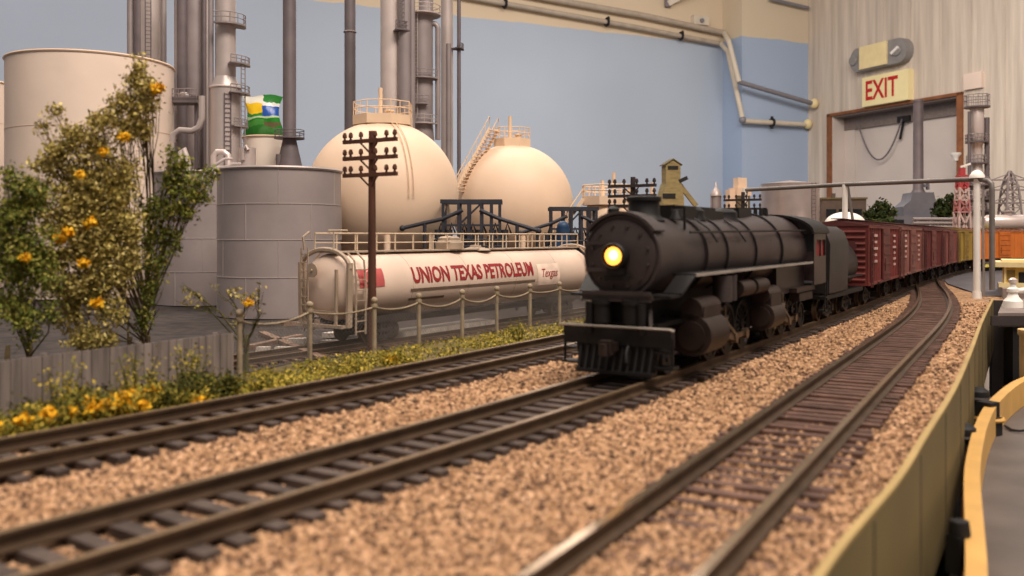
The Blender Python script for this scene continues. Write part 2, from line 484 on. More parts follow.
# the articulated engine is rigid here: its middle stays on the track
mid = PB.pos(SB_FRONT+LOCO_L/2); chord = (PB.pos(SB_FRONT)+PB.pos(SB_FRONT+LOCO_L))/2
L0 = thing('steam_locomotive', 'black articulated steam locomotive with a lit headlight leading the boxcars', 'locomotive', (p0.x,p0.y,0), rot)
ZB = 3.12
mb = MB().lathe((0,0,ZB), [(1.06,-3.7),(1.06,-.35),(1.0,-.28),(.96,-.28),(.95,-.22),(.6,-.14),(.0,-.10)], 48, (1,0,0))
smk = mb.build('smokebox', m_locog, L0)
MB().torus((-.3,0,ZB), 1.04, .05, (1,0,0), 48).build('smokebox_ring', m_locog, L0)
MB().torus((-.2,0,ZB), .66, .03, (1,0,0), 40).build('door_ring', m_locog, smk)
for k in range(10):
    a = 2*PI*k/10+.3
    MB().box(-.24,-.12,-.06,.06,.0,.0001).v
mb = MB()
for k in range(12):
    a = 2*PI*(k+.5)/12; c = Vector((-.2,.8*math.cos(a),ZB+.8*math.sin(a)))
    mb.cyl(c, c+Vector((.08,0,0)), .045, .04, 6)
mb.build('door_bolts', m_locog, smk)['kind'] = 'stuff'
MB().bar((-.14,-.95,ZB+.35),(-.14,-.2,ZB+.35),.05,.1).bar((-.14,-.95,ZB-.35),(-.14,-.2,ZB-.35),.05,.1).build('door_hinges', m_locog, smk)['kind']='stuff'
# visor-like cap over the smokebox top edge
mb = MB(); pr = []
for k in range(13):
    a = math.radians(35+110*k/12); pr.append((1.1*math.cos(a), 1.1*math.sin(a)))
for k in range(12,-1,-1):
    a = math.radians(35+110*k/12); pr.append((1.18*math.cos(a), 1.18*math.sin(a)))
mb.prism(pr, (-.9,0,ZB), (0,1,0),(0,0,1),(.75,0,0)).build('smokebox_visor', m_locog, L0)
# headlight
hl = MB().lathe((-.15,0,ZB+.02), [(.16,0),(.3,.05),(.33,.2),(.34,.42),(.31,.46),(.29,.40)], 28, (1,0,0)).box(-.2,.2,-.2,.2,ZB-.46,ZB-.28).build('headlight', m_locod, L0)
MB().ball((.2,0,ZB+.02), .275, 24, 12, 0, (.35,1,1)).build('headlight_lens', m_lens, hl)
MB().ball((.27,.02,ZB+.04), .13, 16, 10, 0, (.5,1,1)).build('headlight_bulb', m_lensc, hl)
MB().box(-.05,.06,-.34,.34,ZB-.62,ZB-.48).build('number_board', m_locod, L0)
# boiler
mb = MB().lathe((0,0,ZB), [(1.07,-3.7),(1.1,-3.7),(1.12,-6.5),(1.22,-9.5),(1.3,-10.5),(1.33,-14.9),(.2,-14.92)], 48, (1,0,0))
boil = mb.build('boiler', m_locob, L0)
for x, r in ((-3.75,1.12),(-5.6,1.14),(-8.4,1.21),(-11.2,1.34)):
    MB().torus((x,0,ZB), r, .035, (1,0,0), 44).build('boiler_band', m_locod, boil)
MB().box(-14.9,-10.8,-1.22,1.22,1.55,ZB).build('firebox', m_locob, L0)
MB().lathe((-1.75,0,ZB+.95), [(.58,0),(.5,.08),(.44,.16),(.42,.5),(.48,.54),(.48,.64),(.4,.66),(.34,.4)], 28).build('smokestack', m_locod, L0)
for x, r, h in ((-5.2,.5,.42),(-8.3,.56,.45)):
    MB().lathe((x,0,ZB+1.0), [(r*1.15,0),(r,.15),(r,h*.7),(r*.75,h*.95),(0,h*1.05)], 24).build('steam_dome' if x<-6 else 'sand_dome', m_locod, L0)
# long dark feed pipe and sandbox along the boiler crown
MB().box(-7.4,-2.7,-.42,.42,ZB+.98,ZB+1.32).box(-6.8,-3.2,-.34,.34,ZB+1.32,ZB+1.42).build('sandbox', m_locod, L0)
MB().box(-10.6,-9.1,-.4,.4,ZB+1.15,ZB+1.5).build('turret_casing', m_locod, L0)
bell = MB().lathe((-2.75,0.55,ZB+1.0), [(.2,0),(.16,.1),(.1,.25),(0,.3)], 16).bar((-2.75,.3,ZB+.85),(-2.75,.3,ZB+1.35),.06,.06).bar((-2.75,.8,ZB+.7),(-2.75,.8,ZB+1.3),.06,.06).bar((-2.75,.28,ZB+1.33),(-2.75,.82,ZB+1.33),.06,.06).build('bell', m_locod, L0)
MB().lathe((-.75,-.45,ZB+.95), [(.16,0),(.16,.3),(.1,.36),(0,.38)], 14).build('feedwater_valve', m_locod, L0)
for x in (-11.6,-12.3,-13.0):
    MB().cyl((x,.25,ZB+1.2),(x,.25,ZB+1.55),.09,.07,10).build('safety_valve', m_locod, L0)
MB().cyl((-13.7,0,ZB+1.15),(-13.7,0,ZB+1.62),.08,.1,10).build('whistle', m_locod, L0)
# pipes over the boiler side facing us
for sgn in (1,-1):
    MB().tube([(-2.2,1.16*sgn,3.75),(-5,1.14*sgn,3.78),(-9,1.26*sgn,3.82),(-14.6,1.34*sgn,3.86)], .035, 6).build('boiler_handrail', m_locod, L0)
    mb = MB()
    for x in (-4.2,-7.0,-9.9,-12.4):
        a = .62
        mb.tube([(x,0.55*sgn,ZB+1.05),(x-.1,.95*sgn,ZB+.75),(x-.2,1.2*sgn,ZB+.35)], .03, 5)
    mb.build('sand_pipes', m_locod, L0)['kind'] = 'stuff'
    rb = MB().box(-14.8,-1.5,min(.95*sgn,1.58*sgn),max(.95*sgn,1.58*sgn),2.58,2.66).build('running_board', m_locod, L0)
    MB().box(-14.8,-1.5,1.575*sgn-.02,1.575*sgn+.02,2.585,2.665).build('board_edge', m_edge, rb)
    # stepped front boards
    MB().bar((-1.5,1.3*sgn,2.6),(-.8,1.2*sgn,2.15),.55,.06).box(-.9,-.1,min(.5*sgn,1.4*sgn),max(.5*sgn,1.4*sgn),2.08,2.15).build('front_step_board', m_locod, L0)
    for x, z in ((-7.9,2.05),(-6.3,2.05)):
        MB().cyl((x-.65,1.35*sgn,z),(x+.65,1.35*sgn,z),.26,.26,18).build('air_reservoir', m_rust, L0)
    pm = MB().cyl((-4.35,1.35*sgn,1.75),(-4.35,1.35*sgn,2.5),.28,.28,16).cyl((-4.95,1.35*sgn,1.75),(-4.95,1.35*sgn,2.5),.24,.24,16)
    pm.build('air_pump', m_locog, L0)
    for cx, r, ln in ((-2.75,.56,1.6),(-9.35,.46,1.5)):
        y = 1.28*sgn
        cy = MB().cyl((cx-ln/2,y,.98),(cx+ln/2,y,.98),r,r,26).cyl((cx-ln/2-.06,y,.98),(cx+ln/2+.06,y,.98),r*.7,r*.7,20).box(cx-ln/2+.1,cx+ln/2-.1,y-.32,y+.32,1.0,1.75).cyl((cx-ln/2,y,1.68),(cx+ln/2,y,1.68),.3,.3,18).build('cylinder', m_rust, L0)
        # guides, crosshead, rods
        MB().box(cx-ln/2-1.5,cx-ln/2,y-.06,y+.06,1.22,1.3).box(cx-ln/2-1.5,cx-ln/2,y-.06,y+.06,.68,.76).build('crosshead_guide', m_rust, cy)
        MB().cyl((cx-ln/2-1.1,y,.98),(cx-ln/2,y,.98),.06,.06,8).box(cx-ln/2-1.2,cx-ln/2-.75,y-.12,y+.12,.72,1.26).build('crosshead', m_rod, cy)
    for xs in ((-4.45,-6.05,-7.65),(-11.0,-12.55,-14.1)):
        for x in xs: wheel(L0, 'driver_wheel', x, .86*sgn, .8, .2, m_locod, 14)
        y = 1.04*sgn
        rod = MB()
        rod.bar((xs[0],y,.52),(xs[2],y,.52),.07,.16)
        for x in xs: rod.cyl((x,y-.09,.52),(x,y+.09,.52),.17,.17,14)
        rod.build('side_rod', m_rod, L0)
        y2 = 1.2*sgn; x0 = xs[0]+.72
        MB().bar((x0+.1,y2,.96),(xs[1],y2,.52),.07,.17).cyl((xs[1],y2-.16,.52),(xs[1],y2+.08,.52),.15,.15,12).build('main_rod', m_rod, L0)
        MB().bar((xs[1],y2+.05*sgn,.6),(xs[0]-.3,y2+.05*sgn,1.25),.05,.1).bar((xs[0]-.3,y2+.05*sgn,.9),(xs[0]-.3,y2+.05*sgn,1.6),.07,.16).bar((xs[0]-.3,y2+.05*sgn,1.5),(x0+.6,y2+.05*sgn,1.66),.05,.09).build('valve_gear', m_rod, L0)
    wheel(L0, 'pilot_wheel', -1.25, .82*sgn, .42, .18, m_locod)
    wheel(L0, 'trailing_wheel', -15.7, .82*sgn, .5, .18, m_locod)
    MB().bar((-.35,.75*sgn,2.1),(.05,.95*sgn,1.15),.09,.09).build('front_brace', m_rust, L0)
    MB().box(-.35,.12,min(1.05*sgn,1.55*sgn),max(1.05*sgn,1.55*sgn),.32,.38).box(-.35,.1,min(1.05*sgn,1.5*sgn),max(1.05*sgn,1.5*sgn),.7,.75).bar((.0,1.5*sgn,.32),(.0,1.5*sgn,1.1),.05,.06).bar((.0,1.08*sgn,.32),(.0,1.08*sgn,1.1),.05,.06).build('step_iron', m_locod, L0)
    MB().cyl((.12,.72*sgn,1.15),(.12,.72*sgn,1.95),.1,.12,10).build('flag_bracket', m_locod, L0)
MB().box(-16.5,-.3,-.55,.55,.55,1.35).box(-16.5,-.4,-.45,.45,1.35,2.1).build('frame', m_locod, L0)
MB().box(-1.1,.12,-.95,.95,2.02,2.14).box(.04,.12,-.95,.95,1.98,2.24).build('front_deck', m_locog, L0)
MB().box(-2.4,-.2,-1.05,1.05,1.32,1.42).build('pilot_deck', m_locod, L0)
MB().box(-.15,.1,-1.5,1.5,.86,1.34).build('pilot_beam', m_locod, L0)
MB().tube([(.16,-1.6,1.3),(.22,-1.5,1.34),(.22,1.5,1.34),(.16,1.6,1.3)], .035, 6).build('cut_lever', m_edge, L0)
mb = MB()
mb.prism([(-1.15,.86),(1.15,.86),(1.05,.2),(-1.05,.2)], (.02,0,0),(0,1,0),(0,0,1),(-.08,0,0))
mb.bar((.0,-1.1,.2),(.28,-1.05,.2),.02,.08).box(-.1,.3,-1.05,1.05,.14,.22)
for y in np.linspace(-1,1,11): mb.bar((.02,y,.86),(.28,y*.98,.2),.06,.05)
mb.build('pilot', m_locod, L0)
MB().box(.1,.55,-.1,.1,.72,.95).box(.42,.66,-.2,.1,.66,1.02).bar((.6,-.2,.8),(.75,.02,.8),.1,.3).build('coupler', m_rust, L0)
MB().tube([(.1,.35,.85),(.25,.36,.7),(.28,.38,.45)], .05, 8).build('air_hose', m_black, L0)
for y in (.42,-.42):
    MB().cyl((.0,y,1.42),(.0,y,2.0),.24,.24,16).cyl((.0,y,1.9),(.0,y,2.02),.28,.28,16).build('front_air_pump', m_locod, L0)
# cab
CX0, CX1, CW = -14.9, -17.0, 1.6
roofp = []
for k in range(15):
    a = PI*k/14; roofp.append((1.68*math.cos(a), 3.78+.72*math.sin(a)))
for k in range(14,-1,-1):
    a = PI*k/14; roofp.append((1.6*math.cos(a), 3.74+.66*math.sin(a)))
cab = MB()
for sgn in (1,-1):
    y = CW*sgn; t = -.06*sgn
    def pan(x0,x1,z0,z1): cab.box(x1,x0,min(y,y+t),max(y,y+t),z0,z1)
    pan(CX0,CX1,1.75,2.85); pan(CX0,-15.35,2.85,3.85); pan(-16.95,CX1,2.85,3.85); pan(-15.35,-16.95,3.5,3.85); pan(-16.1,-16.2,2.85,3.5)
front = [(CW,1.9),(CW,3.8)]+[(1.6*math.cos(PI*k/12),3.74+.66*math.sin(PI*k/12)) for k in range(13)]+[(-CW,3.8),(-CW,1.9)]
cab.prism(front, (CX0,0,0),(0,1,0),(0,0,1),(-.06,0,0))
cb = cab.build('cab', m_locob, L0)
MB().prism(roofp, (CX0+.35,0,0),(0,1,0),(0,0,1),(CX1-CX0-.7,0,0)).build('cab_roof', m_locod, cb)
for sgn in (1,-1):
    MB().box(-16.9,-15.4,CW*sgn-.1*sgn-.01,CW*sgn-.1*sgn+.01,2.85,3.5).build('cab_window', m_red, cb)
    MB().prism([(-.15,-.45),(.2,-.45),(.2,.2),(-.15,.35)], (CX0+.012,1.42*sgn,3.5),(0,-sgn,0),(0,0,1),(-.05,0,0)).build('front_window', m_glassd, cb)
    MB().box(-17.3,-16.9,min(1.3*sgn,1.62*sgn),max(1.3*sgn,1.62*sgn),.55,.62).box(-17.3,-16.9,min(1.3*sgn,1.62*sgn),max(1.3*sgn,1.62*sgn),1.1,1.16).bar((-17.3,1.58*sgn,.55),(-17.3,1.58*sgn,1.8),.05,.05).bar((-16.9,1.58*sgn,.55),(-16.9,1.58*sgn,1.8),.05,.05).build('cab_steps', m_locod, cb)
    MB().box(-15.5,-12.6,min(1.1*sgn,1.5*sgn),max(1.1*sgn,1.5*sgn),1.55,1.72).box(-15.3,-13.2,min(1.1*sgn,1.45*sgn),max(1.1*sgn,1.45*sgn),1.2,1.5).build('ash_pan', m_rust, L0)
MB().box(CX1,CX0,-1.5,1.5,1.7,1.8).build('cab_floor', m_locod, cb)

# ---------------------------------------------------------------- freight trucks and cars
m_truck = M('truck_frame', (48,42,40), .7, .1, .2, 1.5)
def truck(root, x, z=0.0, wr=.47):
    t = MB()
    for sgn in (1,-1):
        y = 1.02*sgn
        t.bar((x-1.15,y,wr+z+.06),(x+1.15,y,wr+z+.06),.12,.14).bar((x-.9,y,wr+z+.1),(x-.35,y,z+.22),.12,.12).bar((x+.9,y,wr+z+.1),(x+.35,y,z+.22),.12,.12).bar((x-.4,y,z+.22),(x+.4,y,z+.22),.12,.12)
        t.bar((x-.9,y,wr+z+.12),(x-.3,y,wr+z+.38),.12,.1).bar((x+.9,y,wr+z+.12),(x+.3,y,wr+z+.38),.12,.1).bar((x-.3,y,wr+z+.38),(x+.3,y,wr+z+.38),.12,.1)
        for dx in (-.12,0.1): t.cyl((x+dx,y,z+.28),(x+dx,y,wr+z+.36),.08,.08,8)
        for dx in (-.92,.92): t.box(x+dx-.17,x+dx+.17,y-.1,y+.1,wr+z-.14,wr+z+.16)
    t.box(x-.2,x+.2,-1.0,1.0,z+.4,z+.75)
    tr = t.build('truck', m_truck, root)
    for dx in (-.92,.92):
        for sgn in (1,-1):
            w = MB(); w.lathe((x+dx,.72*sgn,wr+z),[(0,0),(wr*.6,.02),(wr*1.08,0),(wr*1.08,.05),(wr,.07),(wr,.19),(wr*.82,.19),(wr*.75,.12),(wr*.3,.1),(0,.14)],24,(0,sgn,0))
            w.build('wheel', m_rail, tr)
        MB().cyl((x+dx,-.72,wr+z),(x+dx,.72,wr+z),.07,.07,8).build('axle', m_truck, tr)
    return tr

# tender: barrel tank with a coal bunker in front
s_t = SB_FRONT+LOCO_L+.85; TL = 8.2
p, r_ = place_on(PB, s_t, s_t+TL)
T = thing('steam_tender', 'black tender with round water tank coupled behind the locomotive cab', 'tender', (p.x,p.y,0), r_)
MB().lathe((0,0,2.25), [(0,-TL+.02),(.9,-TL+.05),(1.18,-TL+.2),(1.22,-TL+.4),(1.22,-3.9)], 40, (1,0,0)).build('water_tank', m_loco, T)
bp = [(1.45,1.2),(1.5,3.3),(1.3,3.85),(.95,4.08),(.9,4.08),(1.2,3.75),(-1.2,3.75),(-.9,4.08),(-.95,4.08),(-1.3,3.85),(-1.5,3.3),(-1.45,1.2)]
MB().prism(bp, (-.1,0,0),(0,1,0),(0,0,1),(-3.9,0,0)).build('coal_bunker', m_loco, T)
mb = MB()
for k in range(60):
    mb.ball((random.uniform(-3.8,-.3),random.uniform(-.85,.85),3.78+random.uniform(0,.12)), random.uniform(.1,.17), 6, 4)
mb.build('coal_load', m_black, T)['kind'] = 'stuff'
MB().box(-TL+.1,0,-1.4,1.4,.95,1.15).build('tender_frame', m_locod, T)
MB().lathe((-4.6,0,3.4), [(.45,0),(.45,.18),(.3,.25),(0,.27)], 20).build('water_hatch', m_locog, T)
for y in (1.3,-1.3): MB().box(-TL+.2,-4.0,y-.12,y+.12,1.7,1.76).build('tank_walkway', m_locod, T)
truck(T, -1.5); truck(T, -5.5)

def boxcar(name, label, cat, mat, darkmat, doormat, group, L=12.6, marks=True, hgt=4.16):
    R = thing(name, label, cat, (0,0,0), 0, group)
    w = 1.5; zb = 1.12; b = MB()
    b.box(-L,0,-w,w,zb,hgt)
    for sgn in (1,-1):                        # side posts
        for k in range(17):
            x = -L*k/16
            if -L/2-1.45 < x < -L/2+1.45: continue
            b.box(x-.05,x+.05,min(w*sgn,(w+.05)*sgn),max(w*sgn,(w+.05)*sgn),zb,hgt)
        b.box(-L,0,min(w*sgn,(w+.07)*sgn),max(w*sgn,(w+.07)*sgn),zb,zb+.14)
        b.box(-L,0,min(w*sgn,(w+.07)*sgn),max(w*sgn,(w+.07)*sgn),hgt-.1,hgt)
    for x, sg in ((0,1),(-L,-1)):             # pressed ribs of the ends
        for k in range(9):
            z = zb+.28+k*(hgt-zb-.4)/8.6
            b.cyl((x,-w*.92,z),(x,w*.92,z),.085,.085,8)
    b.build('car_body', mat, R)
    rp = [(w+.08,hgt),(w+.08,hgt+.05),(0,hgt+.3),(-w-.08,hgt+.05),(-w-.08,hgt)]
    rf = MB().prism(rp, (.06,0,0),(0,1,0),(0,0,1),(-L-.12,0,0))
    for k in range(12): 
        x = -L*(k+.5)/12; rf.bar((x,-w-.06,hgt+.07),(x,0,hgt+.32),.06,.04).bar((x,w+.06,hgt+.07),(x,0,hgt+.32),.06,.04)
    rf.build('roof', darkmat, R)
    MB().box(-L-.1,.1,-.28,.28,hgt+.36,hgt+.4).build('roof_walk', darkmat, R)
    for sgn in (1,-1):
        y = (w+.06)*sgn; d = MB()
        d.box(-L/2-1.25,-L/2+1.25,min(y,y+.07*sgn),max(y,y+.07*sgn),zb+.12,hgt-.1)
        for k in range(5): 
            z = zb+.4+k*.55; d.box(-L/2-1.15,-L/2+1.15,min(y,y+.11*sgn),max(y,y+.11*sgn),z,z+.07)
        dr = d.build('door', doormat, R)
        MB().box(-L/2-1.4,-L/2+3.0,min(y,y+.09*sgn),max(y,y+.09*sgn),zb+.02,zb+.1).build('door_track', darkmat, R)
        MB().bar((-L/2+.95,y+.12*sgn,zb+.6),(-L/2+.95,y+.12*sgn,zb+1.3),.05,.05).build('door_latch', darkmat, dr)
        for xl in (-.35,-L+.35):
            l = MB().bar((xl-.22,y+.1*sgn,zb-.1),(xl-.22,y+.1*sgn,hgt-.2),.05,.05).bar((xl+.22,y+.1*sgn,zb-.1),(xl+.22,y+.1*sgn,hgt-.2),.05,.05)
            for k in range(8): l.bar((xl-.22,y+.1*sgn,zb+.1+k*.37),(xl+.22,y+.1*sgn,zb+.1+k*.37),.045,.045)
            l.build('ladder', darkmat, R)
        if marks:
            m = MB()
            for x0, n in ((-2.3,5),(-L+2.0,6)):
                for k in range(n):
                    wd = [.9,.6,1.1,.5,.8,.7][k]; z = hgt-.55-k*.34
                    m.box(x0-wd/2,x0+wd/2,min(y-.04*sgn,y+.005*sgn),max(y-.04*sgn,y+.005*sgn),z,z+.13)
            m.build('faded_stencilling', m_stencil, R)['kind'] = 'stuff'
    MB().cyl((.22,.7,3.1),(.28,.7,3.1),.3,.3,16).cyl((0,.7,3.1),(.3,.7,3.1),.05,.05,8).build('brake_wheel', darkmat, R)
    MB().box(-L,0,-.3,.3,.75,1.12).box(-L+3,-3,-1.2,1.2,.95,1.12).build('underframe', m_truck, R)
    for x, s in ((0,1),(-L,-1)): MB().box(min(x,x+.5*s),max(x,x+.5*s),-.1,.1,.72,.95).build('coupler', m_truck, R)
    truck(R, -2.0); truck(R, -L+2.0)
    return R
m_stencil = M('faded_white_stencil', (190,160,152), .7, 0, .2, 2)
reds = [((112,50,46),(80,38,36),(92,42,40)), ((134,86,78),(100,66,60),(120,74,68)), ((98,46,44),(76,38,38),(108,54,50)), ((124,74,68),(92,54,50),(112,62,58)), ((112,50,50),(84,40,40),(100,44,44))]
lbls = ['deep red boxcar with ribbed end coupled right behind the black tender',
        'faded pinkish red boxcar, second car behind the tender',
        'dark maroon boxcar, third car behind the tender',
        'dusty red boxcar, fourth car behind the tender',
        'maroon boxcar at the start of the curve, just ahead of the yellow car']
s_c = s_t+TL+.7; CARL = 11.4
def put(root, path, s, L):
    p, r = place_on(path, s, s+L); root.location = (p.x*S,p.y*S,ZR*S); root.rotation_euler = (0,0,r)
for i in range(4):
    a, d, e = reds[i]
    R = boxcar('boxcar', lbls[i] if i < 3 else lbls[4], 'boxcar', M(f'boxcar_red_{i}', a, .6, 0, .2, .5), M(f'boxcar_dark_{i}', d, .65, 0, .2, .8), M(f'boxcar_door_{i}', e, .6, 0, .2, .6), 'red boxcars behind the locomotive', CARL, i in (0,1))
    put(R, PB, s_c, CARL); s_c += CARL+1.0
R = boxcar('boxcar', 'mustard yellow boxcar between the red boxcars and the orange car', 'boxcar', M('boxcar_yellow', (158,132,60), .6, 0, .15, .5), M('boxcar_yellow_dark', (120,98,50), .65), M('boxcar_yellow_door', (146,120,56), .6), None, 10.5, False)
put(R, PB, s_c, 10.5); s_c += 12.2
R = boxcar('refrigerator_car', 'bright orange car with dark roof seen broadside on the far curve', 'boxcar', M('car_orange', (206,118,52), .55, 0, .1, .5), M('car_orange_dark', (120,70,44), .65), M('car_orange_door', (196,108,46), .55), None, 13.0, False)
put(R, PB, s_c, 13.0)

# ---------------------------------------------------------------- white tank car on the spur
TC = thing('tank_car', 'long cream tank car lettered UNION TEXAS PETROLEUM behind the wire fence', 'tank car', (TANK0.x,TANK0.y,-1.5), math.atan2(TANKD.y,TANKD.x))
TLn, TR, TZ = 23.9, 1.6, 2.72     # local x runs away from us, z from its own rail
m_tank = M('tank_car_cream', (220,196,178), .45, 0, .07, .3)
m_tankend = M('tank_car_frame', (168,148,128), .6, 0, .12, 1)
m_rede = M('lettering_red', (150,44,48), .6)
m_dk = M('tank_stripe', (118,98,84), .6)
shell = MB().lathe((0,0,TZ), [(0,.0),(.7,.05),(1.2,.2),(1.5,.45),(TR,.75),(TR,TLn-.75),(1.5,TLn-.45),(1.2,TLn-.2),(.7,TLn-.05),(0,TLn)], 64, (1,0,0)).build('tank_shell', m_tank, TC)
for x in (4.9,9.6,14.3,19.0): MB().torus((x,0,TZ), TR, .012, (1,0,0), 64, 4).build('weld_seam', m_tankend, shell)
def on_tank(x, h, r): 
    a = h/TR; return Vector((x, -r*math.cos(a), TZ+r*math.sin(a)))
def letter(txt, x, h, size, sx, mat, name, shear=0, bold=0, par=None, cuts=7):
    vs, fs = text_mesh(txt, size, shear, sx, bold, cuts); mb = MB(); mb.add([on_tank(x+a, h+b, TR+.03 if name == "placard_lettering" else TR+.02) for a, b in vs], fs)
    return mb.build(name, mat, par or shell, fix=False)
def patch(x0, x1, h0, h1, mat, name, r=.018):
    mb = MB(); n = 10; vs = []
    for i in range(n+1):
        h = h0+(h1-h0)*i/n; vs += [on_tank(x0,h,TR+r), on_tank(x1,h,TR+r)]
    mb.add(vs, [(2*i,2*i+1,2*i+3,2*i+2) for i in range(n)]); return mb.build(name, mat, shell)
letter('UNION TEXAS PETROLEUM', 10.55, .42, 1.12, .82, m_rede, 'company_lettering', .0, .035)
patch(4.7, 16.4, -.36, -.22, m_dk, 'pin_stripe'); patch(4.7, 7.6, -.86, -.72, m_dk, 'data_line')
pl = patch(16.7, 19.3, -.62, .72, M('placard_white', (240,214,196), .6), 'placard', .02)
letter('Texgas', 18.0, .12, .72, .95, m_rede, 'placard_lettering', .3, .01)
patch(1.0, 2.75, .0, .9, M('emblem_red',(192,92,90),.6), 'red_emblem', .02)
mb = MB(); cx, chh = 1.85, .45
for rad, a0, a1 in ((.34,60,300),(.14,0,360)):
    pts = [on_tank(cx+rad*1.3*math.cos(math.radians(a)), chh+rad*math.sin(math.radians(a)), TR+.035) for a in np.linspace(a0,a1,24)]
    mb.tube(pts, .035, 5)
mb.build('emblem_swirl', M('emblem_pink', (236,170,160), .6), shell)
# top walkway with rail round the manway
wk = MB(); x0, x1 = .3, TLn-.6
wk.box(x0,x1,-.62,.62,TZ+TR+.03,TZ+TR+.1).build('walkway', m_tankend, TC)
rl = MB(); zt = TZ+TR+.1
for sgn in (1,-1):
    y = .62*sgn
    rl.tube([(x0,y,zt),(x0,y,zt+.85),(x1,y,zt+.85),(x1,y,zt)], .05, 6).tube([(x0,y,zt+.4),(x1,y,zt+.4)], .025, 5)
    for k in range(1,16): rl.tube([(x0+(x1-x0)*k/16,y,zt),(x0+(x1-x0)*k/16,y,zt+.85)], .04, 5)
rl.tube([(x0+.9,.62,zt+1.0),(x0+.9,-.62,zt+1.0)], .045, 6)
rl.build('walkway_railing', M('railing_pale',(204,182,156),.55,0,.08,1), TC)
MB().lathe((9.7,-.15,zt), [(.75,0),(.75,.35),(.62,.5),(.62,.62),(.45,.7),(0,.74)], 24).build('manway', m_tankend, TC)
MB().lathe((12.4,0,zt-.1), [(.9,0),(.7,.1),(.35,.18),(.3,.3),(0,.32)], 20).build('dome_valve', m_tankend, TC)
# end frames and ladders
for xe, sg in ((0,1),(TLn,-1)):
    fr = MB(); xx = xe+.35*sg
    for sgn in (1,-1):
        fr.bar((xx,1.55*sgn,.9),(xx,1.6*sgn,3.9),.3,.14).bar((xx-.3*sg,1.0*sgn,.9),(xx-.3*sg,1.05*sgn,3.6),.12,.12)
    fr.tube([(xx,1.6*math.cos(a),TZ+.9+.9*math.sin(a)) for a in [PI*k/14 for k in range(15)]], .12, 6)
    fr.bar((xx-.3*sg,-1.1,1.6),(xx-.3*sg,1.1,1.6),.12,.12).bar((xx-.3*sg,-1.5,.95),(xx-.3*sg,1.5,.95),.3,.14)
    fr.build('end_frame', m_tankend, TC)
    for sgn in (1,-1):
        ld = MB(); xl = xe+.95*sg
        for dx in (-.32,.32): ld.tube([(xl+dx,1.72*sgn,.55),(xl+dx,1.74*sgn,3.0),(xl+dx,1.62*sgn,4.0),(xl+dx,1.2*sgn,4.35)], .05, 5)
        for k in range(7): ld.bar((xl-.32,1.73*sgn,.7+k*.48),(xl+.32,1.73*sgn,.7+k*.48),.06,.05)
        ld.build('side_ladder', m_tankend, TC)
ld = MB()
for dy in (.55,1.0): ld.bar((-.2,dy,.9),(-.2,dy,4.6),.06,.06)
for k in range(9): ld.bar((-.2,.55,1.1+k*.4),(-.2,1.0,1.1+k*.4),.05,.05)
ld.tube([(-.2,.78,4.5),(-.3,.78,5.1),(.1,.78,5.35)], .06, 6)
ld.build('end_ladder', m_tankend, TC)
MB().lathe((-.25,.2,3.55), [(.34,0),(.34,.05),(.06,.06),(.06,.12),(0,.12)], 18, (-1,0,0)).build('brake_wheel', m_tankend, TC)
MB().box(.6,TLn-.6,-.4,.4,.75,1.0).box(1.2,5.6,-1.2,1.2,.95,1.25).box(TLn-5.6,TLn-1.2,-1.2,1.2,.95,1.25).build('underframe', m_truck, TC)
truck(TC, 3.2); truck(TC, TLn-3.2)

# ---------------------------------------------------------------- telegraph poles
m_polew = M('pole_wood', (92,58,44), .8, 0, .25, 1.5, stretch=(1,1,.2))
m_poled = M('pole_dark', (58,48,48), .8, 0, .2, 1.5)
ARM = Vector((.86,-.51,0))
def telegraph(label, px, py_base, D, zb, ztop, arms, wid, mat, group=None):
    b = at(px, 0, D); R = thing('telegraph_pole', label, 'telegraph pole', (b.x,b.y,zb), 0, group)
    hh = ztop-zb
    MB().cyl((0,0,-.3),(0,0,hh),.16*wid/2.3,.11*wid/2.3,12).build('pole', mat, R)
    k = wid/2.3
    for z in arms:
        a = z-zb; hw = wid/2; off = Vector((ARM.y,-ARM.x,0))*-.12*k
        off = Vector((-ARM.y*0-.51,-.86,0))*.12*k
        arm = MB().bar(off-ARM*hw+Vector((0,0,a)), off+ARM*hw+Vector((0,0,a)), .11*k,.13*k).build('crossarm', mat, R)
        for t in (-.95,-.72,-.33,.2,.62,.92):
            c = off+ARM*(hw*t)+Vector((0,0,a+.05*k))
            MB().lathe(c, [(.05*k,0),(.035*k,.08*k),(.075*k,.1*k),(.08*k,.17*k),(.05*k,.26*k),(0,.28*k)], 8).build('insulator', mat, arm)
        MB().bar(off-ARM*(hw*.38)+Vector((0,0,a-.03)), Vector((0,0,a-.42*k))+off*.7, .05*k,.05*k).build('brace', mat, R)
        MB().bar(off+ARM*(hw*.3)+Vector((0,0,a-.03)), Vector((0,0,a-.42*k))+off*.7, .05*k,.05*k).build('brace', mat, R)
    return R
telegraph('brown telegraph pole with three crossarms standing by the wire fence', 372, 355, 33.6, -1.0, zat(131,33.6), [zat(141,33.6),zat(158,33.6),zat(175,33.6)], 2.55, m_polew)
telegraph('dark telegraph pole whose crossarms show behind the locomotive smokestack', 633, 0, 44.6, -.7, zat(177,44.6), [zat(186,44.6),zat(196,44.6),zat(206,44.6)], 2.55, m_poled)
telegraph('far dark telegraph pole beside the cream tower above the boiler', 743, 0, 59, -.7, zat(192,59), [zat(200,59),zat(209,59)], 2.5, m_poled)

